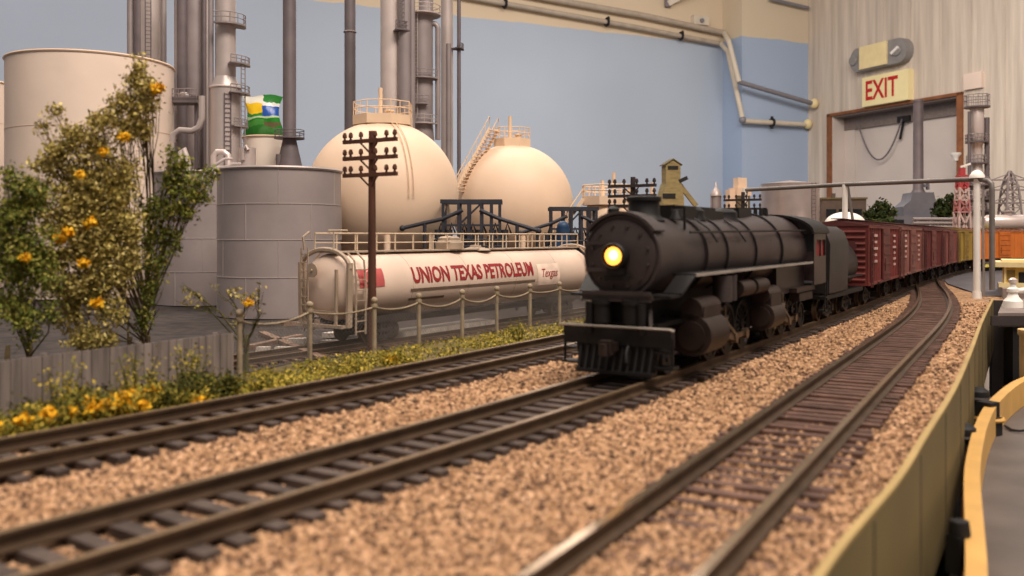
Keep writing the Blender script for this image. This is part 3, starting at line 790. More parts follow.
# ---------------------------------------------------------------- fences
m_post = M('fence_post', (150,134,112), .75, 0, .2, 2)
m_wire = M('fence_wire', (92,84,78), .5, .3, .1, 2)
FP = [(-8.2,27.1),(-6.83,30.4),(-4.97,32.5),(-3.6,34.8),(-2.06,37.2),(-.67,39.6),(.83,41.6),(2.3,43.6),(3.9,46.0),(5.5,48.4)]
R = thing('chain_link_fence', 'wire mesh fence on grey posts between the grass and the tank car', 'fence', (0,0,0))
zb = -.62; zt = 1.2
for i, (x,y) in enumerate(FP):
    MB().cyl((x,y,zb-.2),(x,y,zt+.05),.085,.08,10).ball((x,y,zt+.13),.12,12,8).cyl((x,y,zt-.12),(x,y,zt-.02),.12,.12,10).build('post', m_post, R)
pts = [Vector((x,y,zt-.12)) for x,y in FP]; rail = []
for a, b in zip(pts, pts[1:]):
    sag = random.uniform(.08,.26)
    for k in range(6): rail.append(a.lerp(b,k/6)-Vector((0,0,sag*4*(k/6)*(1-k/6))))
rail.append(pts[-1])
MB().tube(rail, .035, 6).build('top_rail', m_post, R)
MB().tube([Vector((x,y,zb+.12)) for x,y in FP], .02, 5).build('bottom_rail', m_wire, R)
mesh = MB()
acc = [0.0]
for a, b in zip(FP, FP[1:]): acc.append(acc[-1]+math.dist(a,b))
def fpos(s):
    for i in range(len(FP)-1):
        if s <= acc[i+1] or i == len(FP)-2:
            t = (s-acc[i])/(acc[i+1]-acc[i]); return FP[i][0]+(FP[i+1][0]-FP[i][0])*t, FP[i][1]+(FP[i+1][1]-FP[i][1])*t
hgt = zt-.2-zb-.1; pitch = .16
s = -hgt
while s < acc[-1]:
    for sg in (1,-1):
        s0, s1 = (s, s+hgt) if sg > 0 else (s+hgt, s)
        z0, z1 = zb+.1, zt-.2
        a, b = (s0,z0), (s1,z1)
        lo, hi = min(a[0],b[0]), max(a[0],b[0])
        if hi <= 0 or lo >= acc[-1]: continue
        def clip(p, q):
            if p[0] < 0: p = (0, p[1]+(q[1]-p[1])*(0-p[0])/(q[0]-p[0]))
            if p[0] > acc[-1]: p = (acc[-1], p[1]+(q[1]-p[1])*(acc[-1]-p[0])/(q[0]-p[0]))
            return p
        a2 = clip(a,b); b2 = clip(b,a)
        n = 2; P = []
        for k in range(n+1):
            ss = a2[0]+(b2[0]-a2[0])*k/n; zz = a2[1]+(b2[1]-a2[1])*k/n; x,y = fpos(ss); P.append((x,y,zz))
        mesh.tube(P, .0065, 3)
    s += pitch
mesh.build('wire_mesh', m_wire, R, fix=False)

m_plank = bpy.data.materials.new('weathered_board'); m_plank = M('weathered_board', (122,111,106), .85, 0, .3, 1.2, .2, stretch=(3,3,.25))
R = thing('wooden_fence', 'grey weathered board fence behind the yellow flowers', 'fence', (0,0,0))
a = Vector((-15.5,14.4,0)); b = Vector((-8.35,26.9,0)); d = (b-a).normalized(); nrm = Vector((d.y,-d.x,0)); L = (b-a).length
n = int(L/.26); bd = MB()
for k in range(n):
    s0 = k*L/n+.008; s1 = (k+1)*L/n-.008; j = random.uniform(-.015,.015); top = .76+random.uniform(-.012,.012)
    p = a+d*s0+nrm*j; q = a+d*s1+nrm*j
    bd.prism([(0,-1.0),(s1-s0,-1.0),(s1-s0,top),(0,top+random.uniform(-.015,.015))], p, d, (0,0,1), nrm*.05)
bd.build('board_panel', m_plank, R)
for z in (-.35,.45): MB().bar(a-nrm*.05+Vector((0,0,z)), b-nrm*.05+Vector((0,0,z)), .09,.14).build('fence_rail', m_plank, R)
for k in range(6):
    p = a.lerp(b,(k+.2)/5.4)-nrm*.14; MB().box(p.x-.07,p.x+.07,p.y-.07,p.y+.07,-1.3,.8).build('post', m_plank, R)

# ---------------------------------------------------------------- spheres, tanks
def octa(r, z0, z1, n=8, a0=PI/8):
    return [(r*math.cos(a0+2*PI*k/n), r*math.sin(a0+2*PI*k/n)) for k in range(n)]
def railing(mb, ring, z0, h, r=.05, closed=True, mid=True):
    P = [Vector((x,y,0)) for x,y in ring]
    for zz in ((h, h*.5) if mid else (h,)): mb.tube([p+Vector((0,0,z0+zz)) for p in P], r, 5, 0, closed)
    k = len(P)
    for i in range(k):
        mb.tube([P[i]+Vector((0,0,z0)), P[i]+Vector((0,0,z0+h))], r, 5)
        if closed or i < k-1:
            m = (P[i]+P[(i+1)%k])/2; mb.tube([m+Vector((0,0,z0)), m+Vector((0,0,z0+h))], r*.8, 5)
    return mb
def sphere_tank(label, px, D, r, zc, pr, ph, stair):
    c = at(px,0,D); R = thing('spherical_gas_tank', label, 'gas tank', (c.x,c.y,YARD), 0, 'cream gas spheres')
    z = zc-YARD
    MB().ball((0,0,z), r, 64, 40).build('sphere_shell', m_cream, R)
    for k in range(8):
        a = 2*PI*k/8+.2; x, y = r*.84*math.cos(a), r*.84*math.sin(a)
        MB().cyl((x,y,-.1),(x,y,z-r*.5),.26,.26,12).build('leg', m_cream, R)
    zp = z+r-.35
    pf = MB(); oc = octa(pr,0,0)
    pf.prism(oc, (0,0,zp), (1,0,0),(0,1,0),(0,0,ph)); pf.cyl((0,0,zp-.4),(0,0,zp),pr*.72,pr*.9,24)
    p_ = pf.build('platform', m_creamtrim, R)
    railing(MB(), octa(pr*.97,0,0), zp+ph, 1.05, .045).build('railing', m_creamtrim, p_)
    MB().cyl((-.2,0,zp+ph),(-.2,0,zp+ph+2.3),.17,.17,12).build('vent_pipe', m_creamtrim, R)
    MB().lathe((.6,-.6,zp+ph), [(.3,0),(.3,.3),(.42,.32),(.42,.42),(0,.5)], 16).build('hatch', m_creamtrim, R)
    if stair:
        st = MB(); n = 19
        p0 = at(459,193,D-4.2)-Vector((c.x,c.y,YARD)); p1 = at(494,129,D-1.8)-Vector((c.x,c.y,YARD))
        side = Vector((.55,.83,0)).normalized()*.75
        for sg in (-1,1):
            st.bar(p0+side*sg, p1+side*sg, .1, .26)
            up = Vector((0,0,1.15)); st.tube([p0+side*sg, p0+side*sg+up, p1+side*sg+up, p1+side*sg], .05, 5)
            for k in range(1,8): q = p0.lerp(p1,k/8)+side*sg; st.tube([q,q+up],.035,5)
        for k in range(n):
            q = p0.lerp(p1,(k+.5)/n); st.bar(q-side, q+side, .34, .06)
        st.build('stairway', m_creamtrim, R)
    else:
        lp = MB(); a = math.radians(-62)
        for da in (-.03,.03):
            lp.tube([(math.sin(t)*(r+.15)*math.cos(a+da/max(.12,math.sin(t))), math.sin(t)*(r+.15)*math.sin(a+da/max(.12,math.sin(t))), z+(r+.15)*math.cos(t)) for t in np.linspace(.3,1.6,16)], .04, 5)
        lp.build('ladder_rails', m_creamtrim, R)
    return R
sphere_tank('large cream spherical gas tank behind the brown telegraph pole', 383, 72, 6.05, 6.75, 2.45, .75, False)
sphere_tank('cream spherical gas tank with stairway, right of the pole with crossarms', 512, 89, 6.05, 6.65, 1.95, .85, True)

def drum_tank(name, label, px, D, r, ztop, mat, seammat, bands, vert=0, zb=YARD+.07, group=None, lip=.12, cone=.0, n=72, cat='storage tank'):
    c = at(px,0,D); R = thing(name, label, cat, (c.x,c.y,zb), 0, group); h = ztop-zb
    MB().lathe((0,0,0), [(r,0),(r,h),(r*.98,h+.02),(0,h+cone)], n).build('tank_shell', mat, R)
    MB().torus((0,0,h), r+.02, lip, (0,0,1), n).build('rim', seammat, R)
    for i, z in enumerate(bands):
        MB().torus((0,0,z*h), r+.0, .035, (0,0,1), n, 5).build('seam', seammat, R)
    if vert:
        zs = [0]+list(bands)+[1]
        mb = MB()
        for i in range(len(zs)-1):
            for k in range(vert):
                a = 2*PI*(k+(.5 if i%2 else .0)+.22)/vert
                mb.tube([((r+.005)*math.cos(a),(r+.005)*math.sin(a),zs[i]*h),((r+.005)*math.cos(a),(r+.005)*math.sin(a),zs[i+1]*h)], .03, 4)
        mb.build('plate_joints', seammat, R)['kind'] = 'stuff'
    return R
drum_tank('cylindrical_tank', 'big cream storage tank behind the leafy tree', 92, 84, 7.15, zat(50,84-7), m_cream2, m_cream, (.35,.70), 0, group=None)
drum_tank('cylindrical_tank', 'cream tank whose edge shows at the far left behind the bigger cream tank', -42, 96, 5.6, zat(78,92), m_cream2, m_cream, (.5,.8))
T1 = drum_tank('cylindrical_tank', 'grey riveted plate tank standing left of the tank car', 280, 63, 4.2, zat(167,59), m_grey, m_greyseam, (.27,.52,.76), 6)
drum_tank('cylindrical_tank', 'shaded grey plate tank between the cream tank and the front grey tank', 208, 74, 4.2, zat(172,71), m_grey, m_greyseam, (.25,.5,.76), 6)
# handrail of curved pipes at the grey tank edge
hr = MB()
for k, (x0,y0,x1,y1) in enumerate(((206,184,240,163),(210,190,226,166),(203,176,232,158))):
    p = [at(x0,y0,61.5+k), at((x0+x1)/2-4,(y0*1.2+y1*.8)/2-3,61.5+k), at(x1-8,y1+1,62+k), at(x1,y1+1,63+k)]
    hr.tube(p, .1, 7)
o = hr.build('pipe_run', m_greyseam); tag(o, 'bundle of thin pale pipes curving over the left edge of the grey tank', 'pipes')
R = drum_tank('cylindrical_tank', 'white tank half hidden behind the grey column with ring platform', 267, 92, 2.35, zat(136,90), M('tank_white',(240,226,212),.5,0,.03,.4), m_cream, (.6,), 0)
# bright plastic bag leaning behind
B0 = at(263,137,95)
bag = MB(); nu, nv = 22, 22; vs = []
for side in (0,1):
    for j in range(nv+1):
        for i in range(nu+1):
            u = -1+2*i/nu; v = j/nv
            w_ = 2.05*(1-.10*math.sin(PI*v))*(1+.06*math.sin(7*v)); th = .75*math.sqrt(max(0,1-u*u))*math.sin(PI*min(.97,max(.03,v)))
            x = u*w_+.12*math.sin(5*v+u); z = v*4.7+.14*math.sin(4*u+side)
            y = (-1 if side == 0 else 1)*th+.16*noise.noise(Vector((u*2.2,v*3.0,side*5.0)))
            vs.append((x,y,z))
fs = []; W1 = nu+1
for side in (0,1):
    o_ = side*(nv+1)*W1
    for j in range(nv):
        for i in range(nu): fs.append((o_+j*W1+i, o_+j*W1+i+1, o_+(j+1)*W1+i+1, o_+(j+1)*W1+i))
bag.add(vs, fs)
def bag_mat():
    m = bpy.data.materials.new('printed_plastic'); m.use_nodes = True; nt = m.node_tree; N = nt.nodes; L = nt.links; b = N['Principled BSDF']
    b.inputs['Roughness'].default_value = .25
    tc = N.new('ShaderNodeTexCoord'); sp = N.new('ShaderNodeSeparateXYZ'); L.new(tc.outputs['Object'], sp.inputs[0])
    nz = N.new('ShaderNodeTexNoise'); nz.inputs['Scale'].default_value = 70; L.new(tc.outputs['Object'], nz.inputs['Vector'])
    ad = N.new('ShaderNodeMath'); ad.operation = 'MULTIPLY_ADD'; ad.inputs[1].default_value = .012; L.new(nz.outputs['Fac'], ad.inputs[0]); L.new(sp.outputs['Z'], ad.inputs[2])
    mr = N.new('ShaderNodeMapRange'); mr.inputs['From Min'].default_value = .006; mr.inputs['From Max'].default_value = .053; L.new(ad.outputs[0], mr.inputs['Value'])
    r1 = N.new('ShaderNodeValToRGB'); r1.color_ramp.interpolation = 'CONSTANT'; el = r1.color_ramp.elements
    st = [(0,(40,120,42)),(.3,(70,140,60)),(.42,(36,130,40)),(.47,(190,214,170)),(.52,(60,140,56)),(.6,(250,206,30)),(.82,(240,238,224))]
    while len(el) < len(st): el.new(.5)
    for i,(p,c) in enumerate(st): el[i].position = p; el[i].color = lin(c)
    L.new(mr.outputs[0], r1.inputs['Fac'])
    r2 = N.new('ShaderNodeValToRGB'); r2.color_ramp.interpolation = 'CONSTANT'; el = r2.color_ramp.elements
    st = [(0,(40,120,42)),(.3,(96,90,60)),(.38,(36,130,40)),(.47,(190,214,170)),(.52,(40,90,180)),(.78,(236,238,232)),(.86,(46,130,50))]
    while len(el) < len(st): el.new(.5)
    for i,(p,c) in enumerate(st): el[i].position = p; el[i].color = lin(c)
    L.new(mr.outputs[0], r2.inputs['Fac'])
    gt = N.new('ShaderNodeMath'); gt.operation = 'GREATER_THAN'; gt.inputs[1].default_value = .001
    ax = N.new('ShaderNodeMath'); ax.operation = 'MULTIPLY_ADD'; ax.inputs[1].default_value = .01; L.new(nz.outputs['Fac'], ax.inputs[0]); 
    sb = N.new('ShaderNodeMath'); sb.operation = 'SUBTRACT'; sb.inputs[1].default_value = .005; L.new(sp.outputs['X'], sb.inputs[0]); L.new(sb.outputs[0], ax.inputs[2])
    L.new(ax.outputs[0], gt.inputs[0])
    mx = N.new('ShaderNodeMix'); mx.data_type = 'RGBA'; L.new(gt.outputs[0], mx.inputs['Factor']); L.new(r1.outputs['Color'], mx.inputs['A']); L.new(r2.outputs['Color'], mx.inputs['B'])
    L.new(mx.outputs['Result'], b.inputs['Base Color']); return m
tag(bag.build('plastic_bag', bag_mat(), None, (B0.x,B0.y,zat(136,90)+.1)), 'crumpled green and yellow printed plastic bag above the white tank', 'bag')

# ---------------------------------------------------------------- refinery columns
def column(name, label, px, D, segs, mat, zb=YARD, parts=(), group='tall grey refinery columns', zcap=31.0):
    """segs: (image row, width in pixels) from the top down; rows above the frame run on upwards"""
    c = at(px,0,D); R = thing(name, label, 'refinery column', (c.x,c.y,zb), 0, group)
    k = D/F; prof = []
    for py, wpx in reversed(segs):
        z = zcap-zb if py < -5 else zat(py,D)-zb
        prof.append((wpx*k/2, z))
    prof = [(prof[0][0], -.1)]+prof
    MB().lathe((0,0,0), prof+[(0,prof[-1][1]+.15)], 32).build('shell', mat, R, sharp=14)
    for p in parts:
        kind = p[0]
        if kind == 'ladder':
            _, dx, y0, y1, ang, lm = p; r = dx*k; a = math.radians(ang)
            z0 = zat(y1,D)-zb; z1 = min(zcap, zat(y0,D))-zb
            cx, cy = r*math.cos(a), r*math.sin(a); t = Vector((-math.sin(a), math.cos(a),0))*.28
            l = MB(); q = Vector((cx,cy,0))
            for sg in (-1,1): l.tube([q+t*sg+Vector((0,0,z0)), q+t*sg+Vector((0,0,z1))], .055, 5)
            z = z0+.2
            while z < z1: l.bar(q-t+Vector((0,0,z)), q+t+Vector((0,0,z)), .05, .05); z += .42
            l.build('ladder', lm, R)
        elif kind == 'ring':
            _, rpx, py, a0, a1, hh, pm = p; r = rpx*k; z = zat(py,D)-zb; ri = .3*r
            n = 18; A = [math.radians(a0+(a1-a0)*i/n) for i in range(n+1)]
            poly = [(r*math.cos(t), r*math.sin(t)) for t in A]+[(ri*math.cos(t), ri*math.sin(t)) for t in reversed(A)]
            pf = MB()
            for i in range(n):
                q = [poly[i], poly[i+1], poly[2*n+1-i-1], poly[2*n+1-i]]
                pf.prism(q, (0,0,z), (1,0,0),(0,1,0),(0,0,.14))
            pp = pf.build('platform', pm, R)
            rg = MB(); ring = [(r*.96*math.cos(t), r*.96*math.sin(t)) for t in A]
            for zz in (hh, hh*.5): rg.tube([(x,y,z+.14+zz) for x,y in ring], .045, 5)
            for i in range(0,n+1,3): rg.tube([(ring[i][0],ring[i][1],z+.1),(ring[i][0],ring[i][1],z+.14+hh)], .045, 5)
            rg.build('railing', pm, pp)
        elif kind == 'pipe':
            _, dx, ang, rr, y0, y1, pm = p; a = math.radians(ang); r = dx*k; x, y = r*math.cos(a), r*math.sin(a)
            z1 = min(zcap, zat(y0,D) if y0 > -5 else zcap)-zb; z0 = (zat(y1,D)-zb) if y1 else 0
            MB().cyl((x,y,z0),(x,y,z1),rr,rr,12).build('riser_pipe', pm, R)
        elif kind == 'hook':
            _, dx, rr, y0, y1, pm = p; x = dx*k; z1 = zat(y0,D)-zb; z0 = zat(y1,D)-zb
            pts = [(x,-.2,z0),(x,-.2,z1-.6)]+[(x-.5+.5*math.cos(t),-.2,z1-.6+.6*math.sin(t)) for t in np.linspace(.2,PI,8)]
            MB().tube(pts, rr, 10).build('bend_pipe', pm, R)
        elif kind == 'band':
            _, py, wpx, pm = p; z = zat(py,D)-zb; MB().torus((0,0,z), wpx*k/2, .1, (0,0,1), 28).build('band', pm, R)
    return R
column('refinery_column', 'pale silver column with ladder rising just right of the big cream tank', 150, 97, [(-20,24),(300,24)], m_silver, parts=(('ladder',15,-20,110,-75,m_dgrey),('pipe',18,200,.35,-20,0,m_silverd),('pipe',11,225,.5,-20,0,m_dgrey),('pipe',17,-20,.3,-20,0,m_silverd)))
column('refinery_column', 'broad grey pipe clad column between the silver columns behind the tree', 195, 92, [(-20,19),(300,19)], m_silverd, parts=(('pipe',14,-15,.45,-20,0,m_silver),('pipe',17,195,.28,-20,0,m_silverd),('pipe',12,215,.55,-20,0,m_dgrey),('pipe',17,-40,.2,-20,0,m_dgrey),('band',98,24,m_dgrey)))
column('refinery_column', 'silver column stepped out by a bright cone, left of the plastic bag', 225.5, 82, [(-20,20),(77,20),(88,29),(300,29)], m_silver, parts=(('ring',20,27,-110,40,.9,m_silverd),('ladder',21,60,165,-20,m_silverd),('ring',24,66,-60,25,.6,m_silverd),('ring',24,95,-60,25,.6,m_silverd),('ring',22,128,-50,25,.6,m_silverd),('pipe',14,190,.25,-20,0,m_silverd),('ladder',15,95,172,-65,m_dgrey),('band',88,29.5,m_silverl)))
column('refinery_column', 'slim dark grey column with ring platform and flared foot', 289.5, 88, [(-20,13),(139,13),(166,25),(300,26)], m_dgrey, parts=(('ring',15,139,-180,180,.7,m_dgrey),('pipe',11,215,.3,155,172,m_dgrey)))
column('refinery_column', 'plain slim dark grey column behind the larger gas sphere', 350, 99, [(-20,11),(300,11)], m_dgrey, parts=(('band',32,11.5,m_silverd),))
column('refinery_column', 'shiny silver column rising behind the large sphere platform', 391, 93, [(-20,21),(300,21)], m_silverl, parts=(('pipe',16,-25,.75,-20,0,m_silverd),('pipe',24,-22,.3,-20,0,m_silverd),('ladder',20,-20,30,-50,m_dgrey),('ring',23,34,-70,20,.8,m_dgrey)))
column('refinery_column', 'thick grey column topped by a platform and ladder right of the shiny one', 422, 99, [(14,22),(125,22),(150,26),(300,28)], m_silverd, parts=(('ring',19,16,-180,180,.9,m_silver),('ladder',13,12,120,-115,m_silver),('ring',17,80,-110,20,.8,m_silverd),('ring',17,106,-190,-60,.8,m_silverd),('ring',17,125,-190,-20,.8,m_silver),('hook',16,.3,24,140,m_silverd),('pipe',4,10,.8,-20,20,m_silverd)))
column('refinery_column', 'slim silver column with a thin riser pipe left of the second sphere', 447, 103, [(-20,12),(300,12)], m_silver, parts=(('pipe',13,-20,.22,-20,0,m_dgrey),('ring',17,50,-40,15,.5,m_dgrey),('pipe',6,-70,.3,45,0,m_silverd)))
# equipment deck and bent pipes between the columns
R = thing('equipment_deck', 'grey steel deck bridging the columns above the tree top', 'platform', at(182,104,86))
k = 86/F; w = 18*k
MB().box(-w,w,-1,1,0,.35).box(-w,w,-1.05,-.95,.35,.55).build('deck', m_dgrey, R)
rg = MB(); railing(rg, [(-w,-1),(-w/3,-1),(w/3,-1),(w,-1)], .35, .95, .05, False); rg.build('railing', m_silverd, R)
MB().lathe((w*.1,0,.35), [(.5,0),(.5,.5),(.3,.75),(0,.8)], 16).build('vessel', m_silver, R)
for x in (-w*.8,w*.8): MB().cyl((x,0,-(104-HY)*0-9.0-7),(x,0,0),.2,.2,8).build('support_post', m_dgrey, R)
tag(MB().tube([at(172,142,80),at(174,134,80),at(180,130,80),at(192,131,80),at(199,127,80),at(202,118,80),at(202,96,80)], .28, 10).build('bent_pipe', m_silver), 'silver S bent pipe in front of the pipe clad column', 'pipe')
tag(MB().tube([at(214,175,76),at(214,156,76),at(217,152,76),at(224,152,76),at(228,155,76),at(229,175,76)], .26, 10).build('bent_pipe', m_silverl), 'bright U shaped pipe above the shaded grey tank', 'pipe')
tag(MB().tube([at(180,172,77),at(181,152,77),at(184,149,77),at(187,158,77),at(190,175,77)], .24, 10).build('bent_pipe', m_silverl), 'pale hooked pipe beside the cream tank above the leaves', 'pipe')
tag(MB().cyl(at(247,250,79),at(247,148,79),.75,.75,20).tube([at(243,160,78.2),at(243,149,78.2),at(246,146,78.2),at(248,150,78.2)], .18, 8).build('small_vessel', m_silver), 'small silver vessel at the foot of the stepped column', 'vessel')

# ---------------------------------------------------------------- loading racks
m_rack = M('rack_blue_grey', (52,52,60), .6, .1, .15, 1.2)
m_blue = M('blue_paint', (38,66,98), .5, 0, .1, 1)
def rack(label, px, D, zt, hw, arms):
    c = at(px,0,D); R = thing('loading_rack', label, 'loading rack', (c.x,c.y,YARD), math.atan2(TANKD.y,TANKD.x)*.0, 'tank car loading racks')
    z = zt-YARD; fr = MB()
    for x in (-hw,-hw*.45,-hw*.1,hw*.35,hw*.7,hw):
        for y in (-1.2,1.2): fr.bar((x,y,-.1),(x,y,z),.2,.2)
    fr.bar((-hw,-1.2,z*.78),(hw,-1.2,z*.78),.14,.16).bar((-hw*.45,-1.2,z*.78),(hw*.35,-1.2,z*.98),.14,.14).box(-hw*.45,hw*.3,-.8,.8,z*.5,z*.72).box(-hw*.9,-hw*.6,-.8,.4,z*.5,z*.66).box(hw*.55,hw*.9,-.8,.4,z*.5,z*.68)
    for y in (-1.2,1.2): fr.bar((-hw-.2,y,z),(hw+.2,y,z),.22,.3)
    for x in (-hw,-hw*.45,hw*.35,hw): fr.bar((x,-1.3,z),(x,1.3,z),.2,.24)
    fr.build('frame', m_rack, R)
    MB().box(-hw-.6,hw+.6,-1.4,1.4,z*.5,z*.5+.25).build('deck', m_rack, R)
    rg = MB(); railing(rg, [(-hw-.6,-1.4),(-hw*.3,-1.4),(hw*.3,-1.4),(hw+.6,-1.4)], z*.5+.2, 1.0, .06, False); rg.build('railing', m_rack, R)
    for x in (-hw*1.18,-hw*.8,-hw*.35,-.1,hw*.3,hw*.75,hw*1.18):
        MB().cyl((x,-.9,z*.5),(x,-.9,z*.72),.2,.2,10).cyl((x,-.9,z*.66),(x,-.9,z*.74),.28,.28,10).tube([(x,-.9,z*.7),(x+.2,-.95,z*.8),(x+.5,-.9,z*.7)], .09, 6).build('pump', m_rack, R)
    for sx, reach, drop in arms:
        y = -1.3; x0 = hw*sx
        MB().tube([(x0*.3,y,z*.92),(x0,y,z*.84),(x0+reach*sx,y,z*.84-drop)], .15, 8).cyl((x0+reach*sx*.45,y,z*.84-drop*.45),(x0+reach*sx*.45,y,.0),.14,.14,8).ball((x0+reach*sx,y,z*.84-drop), .22, 10, 8).build('loading_arm', m_rack, R)
    return R
rack('dark loading rack with two sloping arms in front of the spheres', 472, 68, zat(202,68), 2.1, ((-1,3.0,.7),(1,2.9,.9)))
rack('second dark loading rack nearer the locomotive smokebox', 573, 77, zat(209,77), 1.9, ((-1,2.6,.8),(1,1.0,.3)))
tag(MB().cyl(at(563,300,73),at(563,228,73),.55,.55,18).ball(at(563,227,73),.5,16,10).box(at(563,0,73).x-.7,at(563,0,73).x+.7,72.5,73.5,zat(246,73),zat(241,73)).build('upright_meter', m_blue), 'blue upright meter in front of the second loading rack', 'meter')

# domed tank with railing behind the smokebox
c = at(607,0,80); R = thing('domed_tank', 'cream tank with railed top deck just behind the smokestack', 'storage tank', (c.x,c.y,YARD))
h = zat(203,80)-YARD; MB().lathe((0,0,0), [(2.1,-.1),(2.1,h-.8),(1.7,h-.2),(0,h)], 40).build('tank_shell', m_cream, R)
pf = MB().prism(octa(2.3,0,0), (0,0,h-.2),(1,0,0),(0,1,0),(0,0,.75)).build('platform', m_cream, R)
rg = MB(); railing(rg, octa(2.25,0,0), h+.55, 1.0, .06); rg.build('railing', m_creamtrim, pf)
for x, t in ((.6,2.7),(-.4,2.0),(4.0,1.8)): MB().cyl((x,0,h-.3 if x<2 else h-2),(x,0,h+t),.15,.15,10).build('vent_pipe', m_creamtrim, R)
st = MB(); p0 = Vector((-5.5,-1.5,h-4.4)); p1 = Vector((-2.2,-1.0,h+.3))
for sg in (-.5,.5): st.bar(p0+Vector((0,sg,0)),p1+Vector((0,sg,0)),.1,.25); st.tube([p0+Vector((0,sg,.9)),p1+Vector((0,sg,.9))],.05,5)
for k in range(12): q = p0.lerp(p1,(k+.5)/12); st.bar(q+Vector((0,-.5,0)),q+Vector((0,.5,0)),.3,.06)
st.build('stairway', m_creamtrim, R)
MB().box(1.6,4.6,-1,1,-.1,h-1.0).box(1.4,4.8,-1.2,1.2,h-1.0,h-.8).build('annex', m_cream, R)

# ---------------------------------------------------------------- plants
m_bark = M('bark', (98,84,56), .9, 0, .3, 2)
m_twig = M('green_twig', (92,88,44), .9, 0, .25, 2)
m_olive = MI('olive_leaves', [(172,156,84),(148,134,70),(198,178,106),(122,110,56),(214,196,130),(158,140,72),(104,98,48),(186,168,96)])
m_green = MI('green_leaves', [(116,120,48),(94,104,40),(138,136,62),(74,84,34),(156,146,76),(104,112,46)])
m_weed = MI('weed_leaves', [(150,134,50),(112,108,40),(176,156,64),(84,84,32),(128,122,44),(196,170,70)])
m_yellow = MI('yellow_blossom', [(232,182,38),(246,200,56),(214,156,28),(240,188,44)])
m_fir = MI('dark_leaves', [(46,60,30),(58,72,36),(38,48,24),(74,82,42)])
m_darkweed = MI('dark_weed_leaves', [(70,74,30),(92,88,36),(54,58,24),(120,112,44),(80,80,34)])

def leaves(pts, size, flat=.0):
    """pts (n,3): small bent leaves at these places"""
    n = len(pts); d = rng.normal(size=(n,3)); d /= np.linalg.norm(d,axis=1)[:,None]
    e = rng.normal(size=(n,3)); e -= d*(e*d).sum(1)[:,None]; e /= np.linalg.norm(e,axis=1)[:,None]
    nn = np.cross(d,e); s = size*rng.uniform(.6,1.35,(n,1))
    p0 = pts-d*s; p1 = pts+e*s*.55+nn*s*.15; p2 = pts+d*s; p3 = pts-e*s*.55+nn*s*.15
    V = np.stack([p0,p1,p2,p3],1).reshape(-1,3)
    Fc = np.arange(n*4).reshape(n,4)
    return V, Fc
def blob_pts(blobs, dens, lump=.32):
    out = []
    for (c, r) in blobs:
        n = max(6, int(dens*r[0]*r[1]))
        k = max(3, n//16)
        u = rng.normal(size=(k,3)); u /= np.linalg.norm(u,axis=1)[:,None]; u *= rng.random((k,1))**(1/2.2)
        cen = np.array(c)+u*np.array(r)
        w = cen[rng.integers(0,k,n)]+rng.normal(size=(n,3))*lump*.38
        out.append(w)
    return np.concatenate(out)
def tree(name, label, cat, base, pxblobs, leafm, dens, size, group=None, trunks=None, flowers=(), lump=.32, twigr=.022, barkm=None):
    barkm = barkm or m_bark
    R = thing(name, label, cat, base, 0, group); B = Vector(base)
    blobs = []
    for (px,py,rx,ry,D) in pxblobs:
        k = D/F; c = at(px,py,D)-B; blobs.append(((c.x,c.y,c.z),(rx*k,max(rx,ry)*k*.8,ry*k)))
    V, Fc = leaves(blob_pts(blobs,dens,lump), size)
    raw_mesh('foliage', V, Fc, leafm, R)
    wood = MB(); tops = trunks or [(0,0)]
    for tx, ty in tops:
        wood.tube([(tx,ty,-.3),(tx*1.05,ty,.5),(tx*1.1+.06,ty+.05,1.2)], [.11,.09,.07], 7)
    for c, r in blobs:
        c = Vector(c); t = min(tops, key=lambda q: abs(q[0]-c.x)); s = Vector((t[0]*1.1,t[1],min(max(.3,c.z*.3),2.4)))
        m1 = s.lerp(c,.5)+Vector((random.uniform(-.25,.25),random.uniform(-.2,.2),random.uniform(-.1,.3)))
        wood.tube([Vector((t[0]*1.05,t[1],.4)), s, m1, c], [.045,twigr*1.4,twigr*1.0,twigr*.5], 5)
        for _ in range(7):
            e = c+Vector((random.gauss(0,.6)*r[0],random.gauss(0,.6)*r[1],random.gauss(0,.6)*r[2]))
            wood.tube([m1.lerp(c,random.random()), m1.lerp(e,.6), e], [twigr*.7,twigr*.5,twigr*.25], 4)
    wood.build('branches', barkm, R, fix=False)
    for (px,py,rr,D) in flowers:
        k = D/F; c = at(px,py,D)-B; n = 90
        u = rng.normal(size=(n,3)); u /= np.linalg.norm(u,axis=1)[:,None]
        P = np.array(c)+u*np.array([rr*k,rr*k*.8,rr*k*.75])*rng.random((n,1))**.4
        V, Fc = leaves(P, .075); raw_mesh('blossom', V, Fc, m_yellow, R)
    return R
